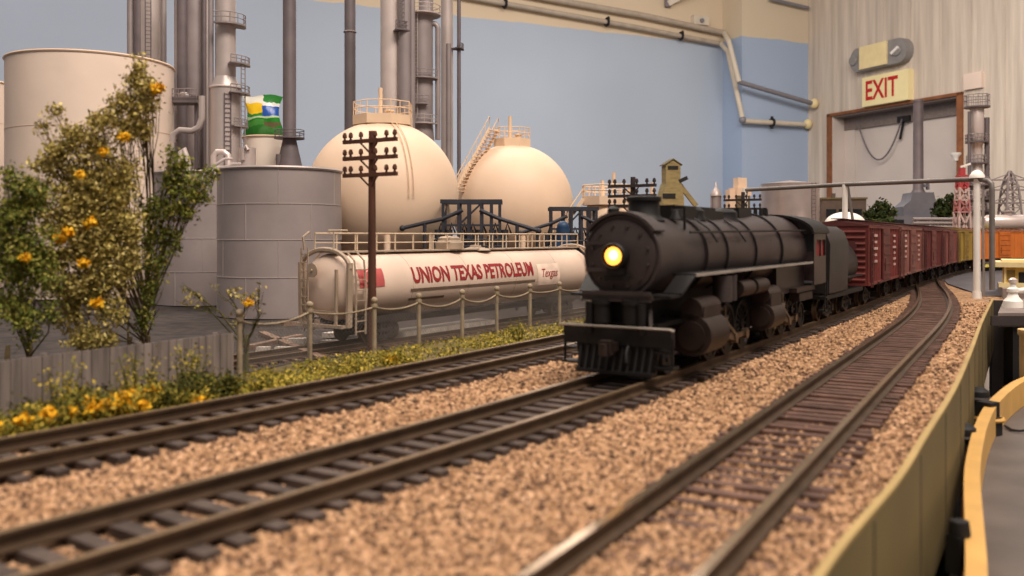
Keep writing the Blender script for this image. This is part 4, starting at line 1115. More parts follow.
tree('leafy_tree', 'tall olive tree with a few yellow blossoms before the big cream tank', 'tree', gnd(128,372,-1.0),
     [(140,66,7,12,25.5),(138,85,15,13,25.5),(152,88,10,9,25.3),(122,104,17,12,25.5),(146,106,14,10,25.5),(100,122,15,11,25.2),(130,128,20,14,25.5),(74,134,14,9,25),(55,112,7,6,25),(60,150,17,10,25),(96,150,22,16,25.4),(42,126,6,6,25),(48,165,16,10,25),(85,180,28,20,25.4),(120,172,20,18,25.6),(40,195,16,14,25),(100,212,28,20,25.4),(60,222,24,20,25.1),(128,225,22,18,25.6),(92,252,26,18,25.4),(112,190,26,18,25.6),(80,200,24,18,25.2),(110,240,26,18,25.5),(75,240,24,18,25.2),(105,275,24,18,25.5),(70,290,22,16,25.2),(55,262,20,18,25),(125,262,18,18,25.6),(88,290,24,18,25.4),(112,312,16,16,25.4),(70,318,16,16,25.2),(90,340,24,10,25.2)],
     m_olive, 3600, .062, trunks=[(0,0),(-1.4,-.2),(.5,.2)], flowers=[(68,232,6,24.5),(80,175,5,24.6),(124,137,6,24.8),(103,152,5,24.8),(84,263,6,24.6),(97,303,7,24.5),(158,88,8,25.2),(60,238,7,24.5),(90,222,7,24.6)], lump=.3)
tree('leafy_tree', 'green bush tree growing at the far left behind the board fence', 'tree', gnd(28,384,-1.0),
     [(12,178,14,12,23.5),(30,190,18,14,23.7),(20,255,26,18,23.6),(8,215,20,16,23.5),(36,262,20,16,23.8),(22,315,20,12,23.6),(22,205,22,18,23.8),(4,232,22,20,23.5),(34,240,20,20,23.8),(14,270,24,20,23.6),(42,282,18,18,23.8),(10,302,18,12,23.6),(50,312,12,12,23.8),(28,330,10,14,23.8)],
     m_green, 3000, .06, trunks=[(0,0),(-.7,.1)], flowers=[(25,257,6,23.2)], lump=.3)
tree('leafy_tree', 'dark green slanting tree between the cream tank and the grey tanks', 'tree', gnd(140,366,-1.0),
     [(172,150,5,8,27),(178,166,14,10,27),(200,178,12,9,27),(212,172,6,6,27),(176,186,18,12,27),(196,196,14,10,27),(160,208,18,14,27),(182,212,16,10,27),(150,235,16,16,27),(172,240,12,12,27),(154,262,13,14,27),(150,290,12,14,27),(146,318,10,14,27)],
     m_green, 3000, .062, trunks=[(0,0),(.15,.1)], lump=.28)
# thin twiggy plant by the fence corner
tree('twiggy_shrub', 'thin bare twigged shrub with one yellow blossom at the wire fence corner', 'shrub', gnd(246,372,-.7),
     [(226,290,14,5,27.5),(246,300,16,6,27.3),(200,300,14,5,27.6),(258,288,8,8,27.2),(240,318,12,8,27.4),(186,288,8,5,27.6),(262,312,6,8,27.2)],
     m_olive, 190, .07, flowers=[(249,303,5,27.0)], lump=.22, twigr=.022, barkm=m_twig)
# ground cover and weeds along the boards
def gz_verge(x, y):
    x1 = PA.x_at(min(y,86))-2.2; xn = xN(y); t = (x-xn+.5)/(x1-xn+.5); return -.62+.12*t
P = []
N_ = 46000
ys = 1/(1/13.0-rng.random(N_)*(1/13.0-1/62.0))
for y in ys:
    x1 = PA.x_at(y)-1.75; xn = xN(y)-.2; t = rng.random(); t = t**.8
    x = xn+(x1-xn)*t
    if noise.noise(Vector((x*.9,y*.9,3))) < -.22: continue
    P.append((x,y,gz_verge(x,y)+.02+abs(rng.normal())*.09))
V, Fc = leaves(np.array(P), .055); o = raw_mesh('ground_cover', V, Fc, m_weed)
tag(o, 'low yellow green ground cover between the rear track and the fences', 'ground cover', kind='stuff')
def clump(name, label, px, py, D, r, hgt, mat, n, size, group, fl=0):
    b = at(px,py,D); z0 = gz_verge(b.x,b.y)-.02; R = thing(name, label, 'weeds', (b.x,b.y,z0), random.random()*6, group)
    st = MB(); P = []; FP_ = []
    for k in range(9):
        a = random.random()*2*PI; rr = r*random.random()**.5; h = hgt*random.uniform(.55,1.0)
        e = Vector((rr*math.cos(a),rr*math.sin(a),h)); st.tube([(e.x*.2,e.y*.2,-.1),(e.x*.6,e.y*.6,h*.5),e], [.03,.02,.012], 4)
        for _ in range(n//9):
            t = rng.random()**.6; P.append(np.array((e.x*t,e.y*t,h*t))+rng.normal(size=3)*.13)
        FP_.append(e)
    st.build('stems', m_twig, R, fix=False)
    V, Fc = leaves(np.array(P), size); raw_mesh('foliage', V, Fc, mat, R)
    for k in range(fl):
        e = random.choice(FP_)*random.uniform(.65,.95)+Vector((random.gauss(0,.12),random.gauss(0,.12),.02)); n2 = 70
        u = rng.normal(size=(n2,3)); u /= np.linalg.norm(u,axis=1)[:,None]
        V, Fc = leaves(np.array(e)+u*np.array([.2,.18,.15])*rng.random((n2,1))**.5, .075); raw_mesh('blossom', V, Fc, m_yellow, R)
    return R
def foot(px, dist):      # a point on the verge seen at column px, dist cm left of the rear track
    best = None
    for i in range(0, int(PA.L/.25)):
        p = PA.off(i*.25, -dist)
        if p.y < 5: continue
        q = 512+F*p.x/p.y
        if best is None or abs(q-px) < best[0]: best = (abs(q-px), p)
    return best[1]
cl = [(14,2.6,.9,.75,5,'y','leftmost clump of yellow flowers below the board fence'),(78,2.7,.75,.8,4,'y','yellow flower clump below the boards, second from the photo edge'),(112,2.6,.8,.75,6,'y','dense bright yellow flower clump near the middle of the board fence'),(140,2.7,.6,.7,4,'y','yellow flower clump right of the densest one below the boards'),(188,2.4,.5,.4,2,'y','small yellow flower clump low beside the rear rail'),
      (40,3.2,.9,.7,0,'d','dark green weed clump at the left foot of the board fence'),(95,3.4,.8,.75,0,'d','tall dark weed clump against the middle boards'),(158,3.0,.8,.7,0,'d','dark weed clump right of the yellow flowers'),(178,3.2,.8,.75,0,'d','bushy dark green weeds below the right half of the boards'),(205,3.1,.7,.7,0,'d','dark weed clump near the right end of the boards'),(228,3.2,.6,.6,0,'d','last dark weed clump at the end of the board fence'),
      (60,3.6,.6,1.45,0,'w','thin pale flowering stalks before the left boards'),(132,3.7,.6,1.4,0,'w','thin pale stalks standing before the middle boards'),(190,3.7,.6,1.5,0,'w','tall pale yellow stalks before the right boards'),
      (255,3.4,.6,.5,0,'w','low yellowish tuft just right of the board fence'),(352,3.4,.5,.4,0,'w','low tuft beside the telegraph pole foot'),(395,3.3,.4,.35,1,'y','small orange yellow tuft right of the telegraph pole foot'),(520,3.6,.6,.7,0,'w','grassy tuft at the foot of the far wire fence')]
for px, dist, r, h, fl, kind, lab in cl:
    p = foot(px, dist); D = p.y
    mat, n, sz = {'y':(m_weed,800,.055),'d':(m_darkweed,1200,.058),'w':(m_weed,420,.045)}[kind]
    clump({'y':'yellow_flower_clump','d':'weed_clump','w':'grass_tuft'}[kind], lab, 512+F*p.x/p.y, 400, D, r, h, mat, n, sz, {'y':'yellow flowers along the track','d':'dark weeds along the boards','w':'pale grass tufts along the fences'}[kind], fl)
# odds and ends on the dark yard
m_timber = M('old_timber', (128,104,88), .85, 0, .3, 1.5); m_scrap = M('pale_scrap', (196,186,176), .8, 0, .2, 2)
def yard(px, py): return gnd(px, py, YARD+.08)
for (a,b,c,d,lab) in ((250,348,300,337,'brown timber lying nearest the wire fence corner'),(262,334,322,360,'long diagonal timber leaning across the yard left of the tank car'),(282,325,318,322,'timber lying level near the foot of the grey tank')):
    p, q = yard(a,b), yard(c,d); tag(MB().bar(p,q,.4,.3).build('timber', m_timber), lab, 'timber', 'timbers in the yard')
for (a,b,w,lab) in ((264,352,.3,'small white scrap by the fence corner'),(284,352,.35,'flat white scrap lying between the timbers'),(333,345,.5,'white scrap block under the tank car end'),(298,343,.45,'slanted white scrap beside the diagonal timber')):
    p = yard(a,b); tag(MB().prism([(-w,-w*.5),(w,-w*.6),(w*.8,w*.5),(-w*.9,w*.4)], p+Vector((0,0,-.05)), (1,0,0),(.3,.9,0),(0,0,.3)).build('scrap_block', m_scrap), lab, 'scrap', 'scraps in the yard')
tag(MB().prism([(0,0),(9.5,0),(9.5,1.3),(0,1.3)], yard(388,343)+Vector((0,0,-.1)), (.556,.831,0),(-.83,.55,0),(0,0,.55)).build('concrete_slab', m_scrap), 'long pale concrete slab below the middle of the tank car', 'slab')
tag(MB().prism([(0,0),(2.0,0),(2.0,.6),(0,.6)], yard(330,338), (.556,.831,0),(-.83,.55,0),(0,0,.25)).build('concrete_slab', m_scrap), 'short pale slab under the near truck of the tank car', 'slab')

# ---------------------------------------------------------------- structures beyond the locomotive
m_tan = M('tan_board', (150,134,92), .8, 0, .15, .8, .1, stretch=(1,1,3)); m_tand = M('tan_dark', (104,92,66), .8, 0, .2, 1)
def base_at(px, D, z=YARD): p = at(px,0,D); return (p.x,p.y,z)
D = 165; k = D/F; R = thing('coaling_tower', 'olive tan wooden coaling tower with gabled top beyond the locomotive', 'coaling tower', base_at(671,D), .12)
z = lambda py: zat(py,D)-YARD
w1 = 7.5*k; w2 = 14*k
MB().prism([(-w1,z(184)),(-w1,z(166)),(0,z(161)),(w1,z(166)),(w1,z(184))], (0,w1,0),(1,0,0),(0,0,1),(0,-2*w1,0)).build('headhouse', m_tan, R)
MB().prism([(-w1-.3,z(166)),(0,z(160)),(w1+.3,z(166)),(w1+.3,z(165)),(0,z(159)),(-w1-.3,z(165))], (0,w1+.2,0),(1,0,0),(0,0,1),(0,-2*w1-.4,0)).build('roof', m_tand, R)
MB().prism([(-w1,z(184)),(-w2*.85,z(198)),(-w2*.85,-.1),(w2*.7,-.1),(w2*.7,z(198)),(w1,z(184))], (0,w2*.8,0),(1,0,0),(0,0,1),(0,-w2*1.6,0)).build('bunker', m_tan, R)
MB().box(-1.0,.9,-w1-.15,-w1,z(170),z(166.5)).build('window', m_black, R)
MB().bar((w1-.2,-1,z(182)),(w1+1.3,-1.3,z(178)),.9,.7).build('coal_chute', m_black, R)
MB().bar((w1*.9,0,z(182)),(w1+3.4,0,z(206)),.6,.8).build('conveyor_leg', m_tan, R)
MB().box(-2.2,0.2,-w2*.8-.12,-w2*.8,z(199),z(194)).build('lower_opening', m_black, R)
D = 170; k = D/F; R = thing('domed_turret', 'small pale grey domed turret between the coaling tower and cream tower', 'turret', base_at(716,D))
z = lambda py: zat(py,D)-YARD
MB().cyl((0,0,-.1),(0,0,z(196)),.8,.75,16).build('shaft', m_silverd, R); MB().lathe((0,0,z(196)), [(1.0,0),(.95,.5),(.6,1.2),(.2,1.7),(.12,2.6),(0,2.8)], 20).build('dome', m_silver, R)
MB().cyl((-.9,0,-.1),(-.9,0,z(194)),.15,.15,8).cyl((.9,0,-.1),(.9,0,z(194)),.15,.15,8).build('corner_post', m_silverd, R)
D = 140; k = D/F; R = thing('square_tower', 'cream topped square tower left of the silver corrugated tank', 'tower', base_at(740,D), .3)
z = lambda py: zat(py,D)-YARD
MB().box(-1.1,1.1,-1.1,1.1,-.1,z(196)).build('shaft', m_tand, R); MB().box(-.75,.75,-.75,.75,z(190),z(178)).box(-1.25,1.25,-1.25,1.25,z(196),z(188)).build('head', m_cream, R); MB().box(-2.2,-1.1,-.6,.6,-.1,z(190)).build('side_block', m_cream, R)
D = 122; k = D/F
c = at(790,0,D); m_corr = M('corrugated_silver', (182,168,164), .3, .6, .06, .5)
R = thing('corrugated_tank', 'silver corrugated tank with a ladder seen above the locomotive cab', 'storage tank', (c.x,c.y,-.4)); h = zat(184,D)+.4; r = 28*k
prof = []; n = 26
MB().lathe((0,0,0), [(r+(.0 if i%2 else .05), h*i/n) for i in range(n+1)]+[(0,h+.5)], 56).build('shell', m_corr, R)
l = MB()
for dx in (-.25,.25): l.bar((r*.55+dx,-r*.9,0),(r*.55+dx,-r*.9,h),.07,.07)
for i in range(22): l.bar((r*.55-.25,-r*.9,.3+i*h/22),(r*.55+.25,-r*.9,.3+i*h/22),.06,.06)
l.build('ladder', m_dgrey, R)
m_brown = M('brown_building', (92,78,70), .8, 0, .12, .6)
D = 150; k = D/F; p = at(840,0,D); R = thing('flat_roofed_building', 'plain brown flat roofed building behind the white dome', 'building', (p.x,p.y,-.4), -.15)
h = zat(200,D)+.4; MB().box(-21*k,21*k,-3,3,-.1,h).build('wall', m_brown, R); MB().box(-22*k,22*k,-3.2,3.2,h,h+.3).build('parapet', m_tand, R); MB().box(-8*k,-5*k,-.6,.6,h+.3,h+1.1).build('roof_vent', m_brown, R)
for x in (-12*k,0,12*k): MB().box(x-.8,x+.8,-3.06,-3,h-3.2,h-1.6).build('window', m_glassd, R)
m_white = M('white_paint', (236,230,222), .5, 0, .04, .5)
D = 112; k = D/F; p = at(845,0,D); R = thing('domed_storage_tank', 'white dome roofed tank above the first boxcar roof', 'storage tank', (p.x,p.y,-.4))
h = zat(224,D)+.4; r = 19.5*k; MB().lathe((0,0,0), [(r,-.1),(r,h)]+[(r*math.cos(t), h+1.5*math.sin(t)) for t in np.linspace(0,PI/2,10)], 44).build('shell', m_white, R); MB().torus((0,0,h), r+.02, .06, (0,0,1), 44).build('rim', m_silverl, R)
def far_tree(label, px, D, blobs):
    base = base_at(px, D, -.45); return tree('dark_tree', label, 'tree', base, [(a,b,c,d,D) for a,b,c,d in blobs], m_fir, 300, .3, 'dark trees beyond the boxcars', lump=.7, twigr=.09)
far_tree('dark green rounded tree standing before the brown building edge', 880, 135, [(880,206,7,6),(874,214,9,6),(886,213,9,6),(880,221,13,6),(880,228,13,6)])
far_tree('dark green layered tree right of the grey smokestack building', 950, 135, [(950,199,5,4),(944,204,8,5),(957,206,8,5),(940,212,9,5),(954,214,12,6),(965,213,6,4),(950,222,14,6),(950,229,10,6)])
m_gbuild = M('grey_model_building', (104,104,112), .7, 0, .08, .5)
D = 180; k = D/F; p = at(917,0,D); R = thing('smokestack_building', 'grey stepped building carrying one tall round smokestack before the door', 'building', (p.x,p.y,-.4), -.1)
z = lambda py: zat(py,D)+.4
MB().box(-38*k,30*k,-4,4,-.1,z(216)).build('lower_block', m_gbuild, R)
MB().prism([(-18*k,z(216)),(-18*k,z(207)),(-11*k,z(201)),(-9*k,z(193)),(11*k,z(193)),(13*k,z(203)),(21*k,z(209)),(21*k,z(216))], (0,3,0),(1,0,0),(0,0,1),(0,-6,0)).build('upper_block', m_gbuild, R)
MB().lathe((1.2*k,0,z(193)), [(7*k,0),(5*k,.8),(4.6*k,z(100)-z(193)-.4),(5*k,z(100)-z(193)-.4),(5*k,z(100)-z(193))], 24).build('smokestack', m_dgrey, R)
MB().bar((5*k,-1,z(186)),(9*k,-1,z(186)),.6,.6).box(7.5*k,9.5*k,-1.5,-.5,z(190),z(183)).build('side_duct', m_gbuild, R)
for x in (-32*k,-24*k,0,20*k): MB().box(x-1,x+1,-4.06,-4,z(226),z(220)).build('window', m_glassd, R)

# silver process tower on the right with striped lattice beside it
D = 126; k = D/F; p = at(977,0,D); R = thing('process_tower', 'silver process tower with platforms rising behind the pipe gantry', 'refinery column', (p.x,p.y,-.4))
z = lambda py: zat(py,D)+.4
MB().lathe((0,0,0), [(7.5*k,-.1),(7.5*k,z(176)),(5*k,z(170)),(5*k,z(145)),(6.5*k,z(143)),(6.5*k,z(110)),(5.5*k,z(107)),(0,z(106))], 28).build('shell', m_silverl, R)
for py, rp in ((108,12),(143,11),(164,10),(186,12),(200,12),(212,12)):
    pf = MB().cyl((0,0,z(py)),(0,0,z(py)+.2),rp*k,rp*k,18).build('platform', m_dgrey, R)
    railing(MB(), octa(rp*k*.95,0,0), z(py)+.2, 1.0 if py > 110 else 1.6, .06).build('railing', m_silverd, pf)
MB().cyl((-9*k,-.4,0),(-9*k,-.4,z(112)),.25,.25,8).cyl((8.5*k,-.4,0),(8.5*k,-.4,z(118)),.35,.35,8).build('riser_pipe', m_dgrey, R)
m_redp = M('signal_red', (170,62,66), .6); m_pink = M('pale_pink', (190,166,160), .6); m_pink2 = M('dusty_pink', (170,112,110), .6)
D = 116; k = D/F; p = at(962,0,D); R = thing('striped_lattice_tower', 'red topped lattice tower with pale bands left of the white gantry post', 'tower', (p.x,p.y,-.4))
z = lambda py: zat(py,D)+.4
for i,(y0,y1,m) in enumerate(((188,176,m_redp),(200,188,m_pink),(212,200,m_pink2),(236,212,m_pink))):
    mb = MB(); hw = (4.0+i*.6)*k
    for sx in (-1,1):
        for sy in (-1,1): mb.bar((hw*sx,hw*sy,z(y0)),(hw*sx*.9,hw*sy*.9,z(y1)),.22,.22)
        mb.bar((hw*sx,-hw,z(y0)),(-hw*sx,-hw,z(y1)),.2,.2).bar((-hw,hw*sx,z(y0)),(-hw,-hw*sx,z(y1)),.2,.2)
    mb.box(-hw-.1,hw+.1,-hw-.1,hw+.1,z(y0)-.1,z(y0)+.1); mb.build('lattice_section', m, R)
MB().box(-4.0*k,4.0*k,-4*k,4*k,z(181),z(175)).box(-2.4*k,2.4*k,-2.4*k,2.4*k,z(175),z(168)).build('beacon_house', m_redp, R)
MB().bar((-.2,0,z(167)),(.9,-.4,z(164)),.6,.25).build('lamp_hood', m_white, R)
D = 124; k = D/F; p = at(1010,0,D); R = thing('lattice_pylon', 'grey lattice power pylon with crossarms at the photo right edge', 'pylon', (p.x,p.y,-.4))
z = lambda py: zat(py,D)+.4
mb = MB(); lv = [232,220,208,197,187,178,171]; wd = [9,8,7.2,6.4,5.4,3.4,.5]
for i in range(len(lv)-1):
    a, b = wd[i]*k, wd[i+1]*k
    for sx in (-1,1):
        for sy in (-1,1): mb.bar((a*sx,a*sy,z(lv[i])),(b*sx,b*sy,z(lv[i+1])),.22,.22)
        mb.bar((a*sx,-a,z(lv[i])),(-b*sx,-b,z(lv[i+1])),.14,.14); mb.bar((-a,a*sx,z(lv[i])),(-b,-b*sx,z(lv[i+1])),.14,.14)
    mb.bar((-a,-a,z(lv[i])),(a,-a,z(lv[i])),.16,.16)
mb.box(-9*k,9*k,-9*k,9*k,-.1,z(232)); mb.build('lattice_mast', m_silverd, R)
for py, L_ in ((180,2.6),(190,3.4),(203,3.0)):
    MB().bar((-L_,0,z(py)),(L_,0,z(py)),.2,.2).bar((-L_,0,z(py)),(0,0,z(py)+.9),.12,.12).bar((L_,0,z(py)),(0,0,z(py)+.9),.12,.12).build('crossarm', m_silverd, R)
    for sx in (-1,1): MB().cyl((L_*sx,0,z(py)-.8),(L_*sx,0,z(py)),.12,.12,8).build('insulator_string', m_silverd, R)
D = 118; k = D/F; p = at(1020,0,D); R = thing('horizontal_tank', 'long silver horizontal tank just above the orange car', 'storage tank', (p.x,p.y,-.4))
z = lambda py: zat(py,D)+.4
cz = z(222); r = 7.2*k
MB().lathe((-38*k,0,cz), [(0,0),(r*.7,.15),(r,.7),(r,70*k-.7),(r*.7,70*k-.15),(0,70*k)], 36, (1,0,0)).build('shell', m_silverl, R)
for x in (-26*k,10*k): MB().box(x-.3,x+.3,-r*.8,r*.8,-.1,cz-r*.55).build('saddle', m_dgrey, R)
MB().lathe((-12*k,0,cz+r-.1), [(.5,0),(.5,.5),(.7,.5),(.7,.65),(0,.7)], 18).build('manway', m_silver, R)
D = 128; p = at(935,0,D); R = thing('pipe_rack', 'low grey pipe rack between the smokestack building and gantry post', 'pipe rack', (p.x,p.y,-.4)); k = D/F
z = lambda py: zat(py,D)+.4
for py in (219,223,227): MB().cyl((-22*k,0,z(py)),(40*k,.5,z(py)),.22,.22,8).build('pipe', m_silverd, R)
for x in (-18*k,0,18*k,36*k): MB().bar((x,.6,-.1),(x,.6,z(217)),.25,.25).build('post', m_dgrey, R)

# pipe gantry over the tracks
m_gal = M('galvanised_pipe', (172,164,158), .4, .5, .08, .8); m_gald = M('dull_grey_pipe', (120,114,110), .5, .4, .1, .8)
pA = at(745,190,76); pM = at(845,184.5,67); pB = at(977,179,57.5); pE = at(988,180.5,57)
R = thing('pipe_gantry', 'galvanised pipe gantry spanning the tracks on white posts', 'gantry', (pB.x,pB.y,-.4)); o = Vector((pB.x,pB.y,-.4))
MB().tube([pA-o,pM-o,pB-o,pE-o,at(991.5,184,56.8)-o,at(992,190,56.8)-o,at(992,290,56.8)-o], .17, 10).build('pipe', m_gald, R)
MB().cyl((0,0,-.2),(0,0,pB.z+.4),.22,.2,16).cyl((0,0,0),(0,0,.5),.3,.26,16).build('post', m_white, R)
MB().lathe((0,0,pB.z+.45), [(.46,0),(.45,.15),(.32,.38),(.14,.5),(0,.52)], 20).build('cap', m_white, R)
q = pM-o; MB().cyl((q.x,q.y,0.2-.3),(q.x,q.y,q.z),.2,.2,12).build('post', m_white, R)
MB().bar((q.x+.2,q.y,q.z-.1),(q.x+.9,q.y-.2,2.5),.16,.16).build('brace', m_gald, R)
q = pA-o; MB().cyl((q.x,q.y,-1.3),(q.x,q.y,q.z+.15),.24,.24,12).build('post', m_white, R)
MB().cyl(at(983,190,57.3)-o, at(984,297,57.3)-o, .07,.07,6).build('conduit', m_gal, R)

# asphalt lot, slab, yellow station, white figure
m_asph = M('asphalt', (88,84,88), .9, 0, .15, 1.5); m_lot = M('yellow_grass', (182,170,60), .9, 0, .25, 1.5)
ap = [gnd(948,284,-.3),gnd(985,296,-.3),gnd(1100,296,-.3),gnd(1100,266,-.3),gnd(945,264.5,-.3),gnd(934,270,-.3)]
mb = MB(); mb.prism([(v.x,v.y) for v in ap], (0,0,-.38), (1,0,0),(0,1,0),(0,0,.1)); tag(mb.build('asphalt_lot', m_asph), 'dark grey asphalt lot inside the curve of the tracks', 'pavement', kind='structure')
yp = [gnd(975,269,-.26),gnd(1000,270,-.26),gnd(1000,263,-.26),gnd(980,263,-.26)]
tag(MB().prism([(v.x,v.y) for v in yp], (0,0,-.32), (1,0,0),(0,1,0),(0,0,.08)).build('grass_patch', m_lot), 'bright yellow green grass patch behind the gantry posts', 'grass', kind='stuff')
m_slab = M('slab_grey', (122,110,104), .7, 0, .12, .8); m_slabd = M('slab_dark', (58,50,48), .7, 0, .12, .8)
x0 = 23.9
R = thing('wooden_step_table', 'grey two step table ledge with a black leg at the board corner', 'table', (30,47,-1.2))
def tb(mb,x_0,x_1,y_0,y_1,z_0,z_1): return mb.box(x_0-30,x_1-30,y_0-47,y_1-47,z_0+1.2,z_1+1.2)
zt = zat(313,45); z2 = zat(296,49.5)
zt = -.2; LP = [(24.3,45),(30.2,55.2),(75,55.2),(75,45)]
MB().prism([(a-30,b-47) for a,b in LP], (0,0,zt-.7+1.2), (1,0,0),(0,1,0),(0,0,.7)).build('lower_top', m_slab, R)
tb(MB(),x0+.02,75.0,44.9,44.99,zt-.62,zt-.14).build('front_edge', m_slabd, R)
z2 = .2
MB().prism([(a-30,b-47) for a,b in [(31.2,57.2),(35.6,66),(80,66),(80,57.2)]], (0,0,-.35+1.2), (1,0,0),(0,1,0),(0,0,.65)).build('upper_step', m_slab, R)
tb(MB(),x0+1.2,x0+2.7,45.1,45.95,-ZR,zt-.7).build('leg', m_black, R)
tb(MB(),x0+36,x0+38,46,48,-ZR,zt-.7).build('leg', m_black, R)
m_station = M('yellow_brick', (206,170,84), .75, 0, .12, 2.5); m_roofc = M('cream_roof', (226,208,156), .6, 0, .06, 1)
D = 59.0; zb2 = .3; k = D/F
R = thing('yellow_station', 'small yellow depot with cream eaves on the grey step table', 'building', (at(1002,0,D).x,D,zb2), -.48)
z = lambda py: zat(py,D)-zb2
MB().box(.1,9,0,4,0,z(267)).build('wall', m_station, R); MB().box(-.35,9.4,-.4,4.4,z(267),z(262)).box(.0,9,.2,4,z(262),z(260)).build('roof', m_roofc, R)
MB().box(-.2,9.2,-.25,0,0,.3).build('plinth', m_roofc, R)
MB().box(.95,1.75,-.04,.02,.3,z(272)).build('doorway', m_black, R)
for x in (.3,2.1,3.1): MB().box(x,x+.45,-.05,.0,.5,z(270)).build('window', M('olive_window',(128,104,48),.3), R)
for x in (.12,2.6,4.5): MB().box(x,x+.12,-.1,0,0,z(267)).build('pilaster', m_roofc, R)
D = 48.5; p = at(1013,0,D); R = thing('white_valve_fitting', 'small white valve fitting standing on the grey ledge', 'valve', (p.x,p.y,zt))
MB().lathe((0,0,0), [(.5,0),(.48,.35),(.3,.55),(.22,.75),(.3,.85),(.3,1.0),(.16,1.1),(.14,1.3)], 18).build('body', m_white, R)
MB().cyl((-.2,0,.88),(.6,0,.92),.13,.15,12).build('side_spout', m_white, R)
MB().lathe((0,0,1.28), [(.12,0),(.22,.08),(.22,.22),(.1,.32),(0,.34)], 14).build('top_knob', m_silverl, R)

# ---------------------------------------------------------------- board edge, control shelf
m_fascia = M('olive_fascia', (106,92,58), .7, 0, .12, .25, .0)
m_fasciae = M('fascia_edge', (158,134,86), .7, 0, .1, .6)
fe = catmull([(p[0],p[1],0) for p in FE], .5)
def strip(path, off0, off1, z0, z1, mat, name, mi=None):
    mb = MB(); vs = []; n = len(path)
    for i, p in enumerate(path):
        d = (path[min(i+1,n-1)]-path[max(i-1,0)]).normalized(); s_ = Vector((d.y,-d.x,0))
        for o_, z in ((off0,z0),(off1,z0),(off1,z1),(off0,z1)): vs.append(p+s_*o_+Vector((0,0,z)))
    fs = []
    for i in range(n-1):
        for k in range(4): fs.append((i*4+k, i*4+(k+1)%4, (i+1)*4+(k+1)%4, (i+1)*4+k))
    fs += [(3,2,1,0), tuple((n-1)*4+k for k in range(4))]
    mb.add(vs, fs); return mb
R = thing('fascia_board', 'curved olive painted fascia board along the edge of the railway', 'fascia', (0,0,0))
strip(fe, .0, .10, -3.3, -.25, m_fascia, '').build('panel', m_fascia, R)
strip(fe, -.01, .11, -.25, -.19, m_fasciae, '').build('top_edge', m_fasciae, R)
acc_ = 0
for i in range(6, len(fe)-2, 9):
    d = (fe[i+1]-fe[i-1]).normalized(); s_ = Vector((d.y,-d.x,0)); p = fe[i]+s_*.1
    MB().bar(p+Vector((0,0,-.35)), p+Vector((0,0,-3.3)), .02, .05, 0, d).build('joint', m_slabd, R)
strip(fe, -.5, -.4, -9, -.6, m_black, '').build('shadow_board', m_black, R)  # flat black sheet added as the shade below the fascia
xe, ye = fe[-1].x, fe[-1].y
struct(MB().box(xe,120,ye,ye+.3,-7.5,-.3).build('ground_board_front', m_slabd), 'dark front edge of the far board', 'board edge')
# curved yellow guard strip and grey shelf
YS = [(5.7,11.5),(7.65,15.2),(9.0,17.9),(10.8,21.5),(12.5,24.6),(14.25,27.6),(16.3,30.8),(18.9,34.3),(20.8,36.4),(23.4,38.9),(27,41),(34,42.5)]
ys_ = catmull([(p[0],p[1],0) for p in YS], .5)
m_yel = M('yellow_strip', (204,160,90), .5, 0, .08, .8); m_shelf = M('control_shelf_grey', (94,86,82), .6, 0, .15, .6)
R = thing('yellow_edge_strip', 'curved yellow strip edging the grey control shelf', 'edge strip', (0,0,0))
strip(ys_, -.0, .34, -2.95, -2.0, m_yel, '').build('strip', m_yel, R)
strip(ys_, .02, .1, -9, -3.3, m_black, '').build('gap_shade_panel', m_black, R)  # black panel standing in for darkness in the gap under the strip
strip(ys_, -.04, .0, -3.0, -2.6, m_yel, '').build('outer_lip', M('orange_lip',(150,84,52),.6), R)
mb = MB(); poly = [(p.x+.3,p.y) for p in ys_]+[(60,43),(60,8),(6,8)]
mb.prism(poly, (0,0,-3.22),(1,0,0),(0,1,0),(0,0,.25)); tag(mb.build('control_shelf', m_shelf), 'grey control shelf enclosed by the yellow strip', 'shelf')
for px, py, D, lab in ((988,403,30.0,'square black clip straddling the yellow strip at its bend'),(961,524,17.0,'black clip on the yellow strip low in the photo'),(966,424,26.2,'black round socket between the fascia and the strip bend'),(981,388,32.0,'far black socket behind the yellow strip bend')):
    p = at(px,py,D)
    if 'clip' in lab:
        R = thing('cable_clip', lab, 'clip', (p.x,p.y,-2.85 if 'square' in lab else p.z-.3), .5, 'black clips on the yellow strip')
        if 'square' in lab: MB().box(-.25,.25,-.25,.25,.5,.98).build('cap', m_black, R); MB().box(-.2,.26,-.34,.3,-.1,.5).build('body', m_black, R); MB().torus((.1,0,.4), .4, .07, (0,0,1), 20).build('collar', m_yel, R)
        else: MB().lathe((-.05,0,.15), [(.16,-.5),(.2,.0),(.17,.22),(0,.26)], 18).build('cap', m_black, R); MB().box(-.25,.0,-.15,.15,-.6,.1).build('body', m_black, R)
    else:
        R = thing('cable_socket', lab, 'socket', (p.x-.1,p.y,p.z-.6), .6, 'black sockets under the fascia')
        MB().lathe((0,0,0), [(.36,-.8),(.4,0),(.36,.5),(.2,.62),(0,.64)], 18).build('body', m_black, R); MB().torus((0,0,.25), .4, .06, (0,0,1), 18).build('ring', m_slabd, R)
tag(MB().tube([(p.x-.16+.05*math.sin(p.y*1.3), p.y, -3.3+.1*math.sin(p.y*2)) for p in ys_[:44]], .1, 7).build('loose_cable', m_black), 'black cable lying in the gap beside the yellow strip', 'cable')
tag(MB().tube([at(1005,426,31)+Vector((0,0,-.0)),at(1012,430,30.4),at(1019,431,30.2),at(1032,430,30)], .045, 6).build('short_wire', m_black), 'short black wire lying on the grey control shelf', 'wire')
for i,(px,py,lab) in enumerate(((994,396,'x'),)): pass
p = at(1026,390,37.5)
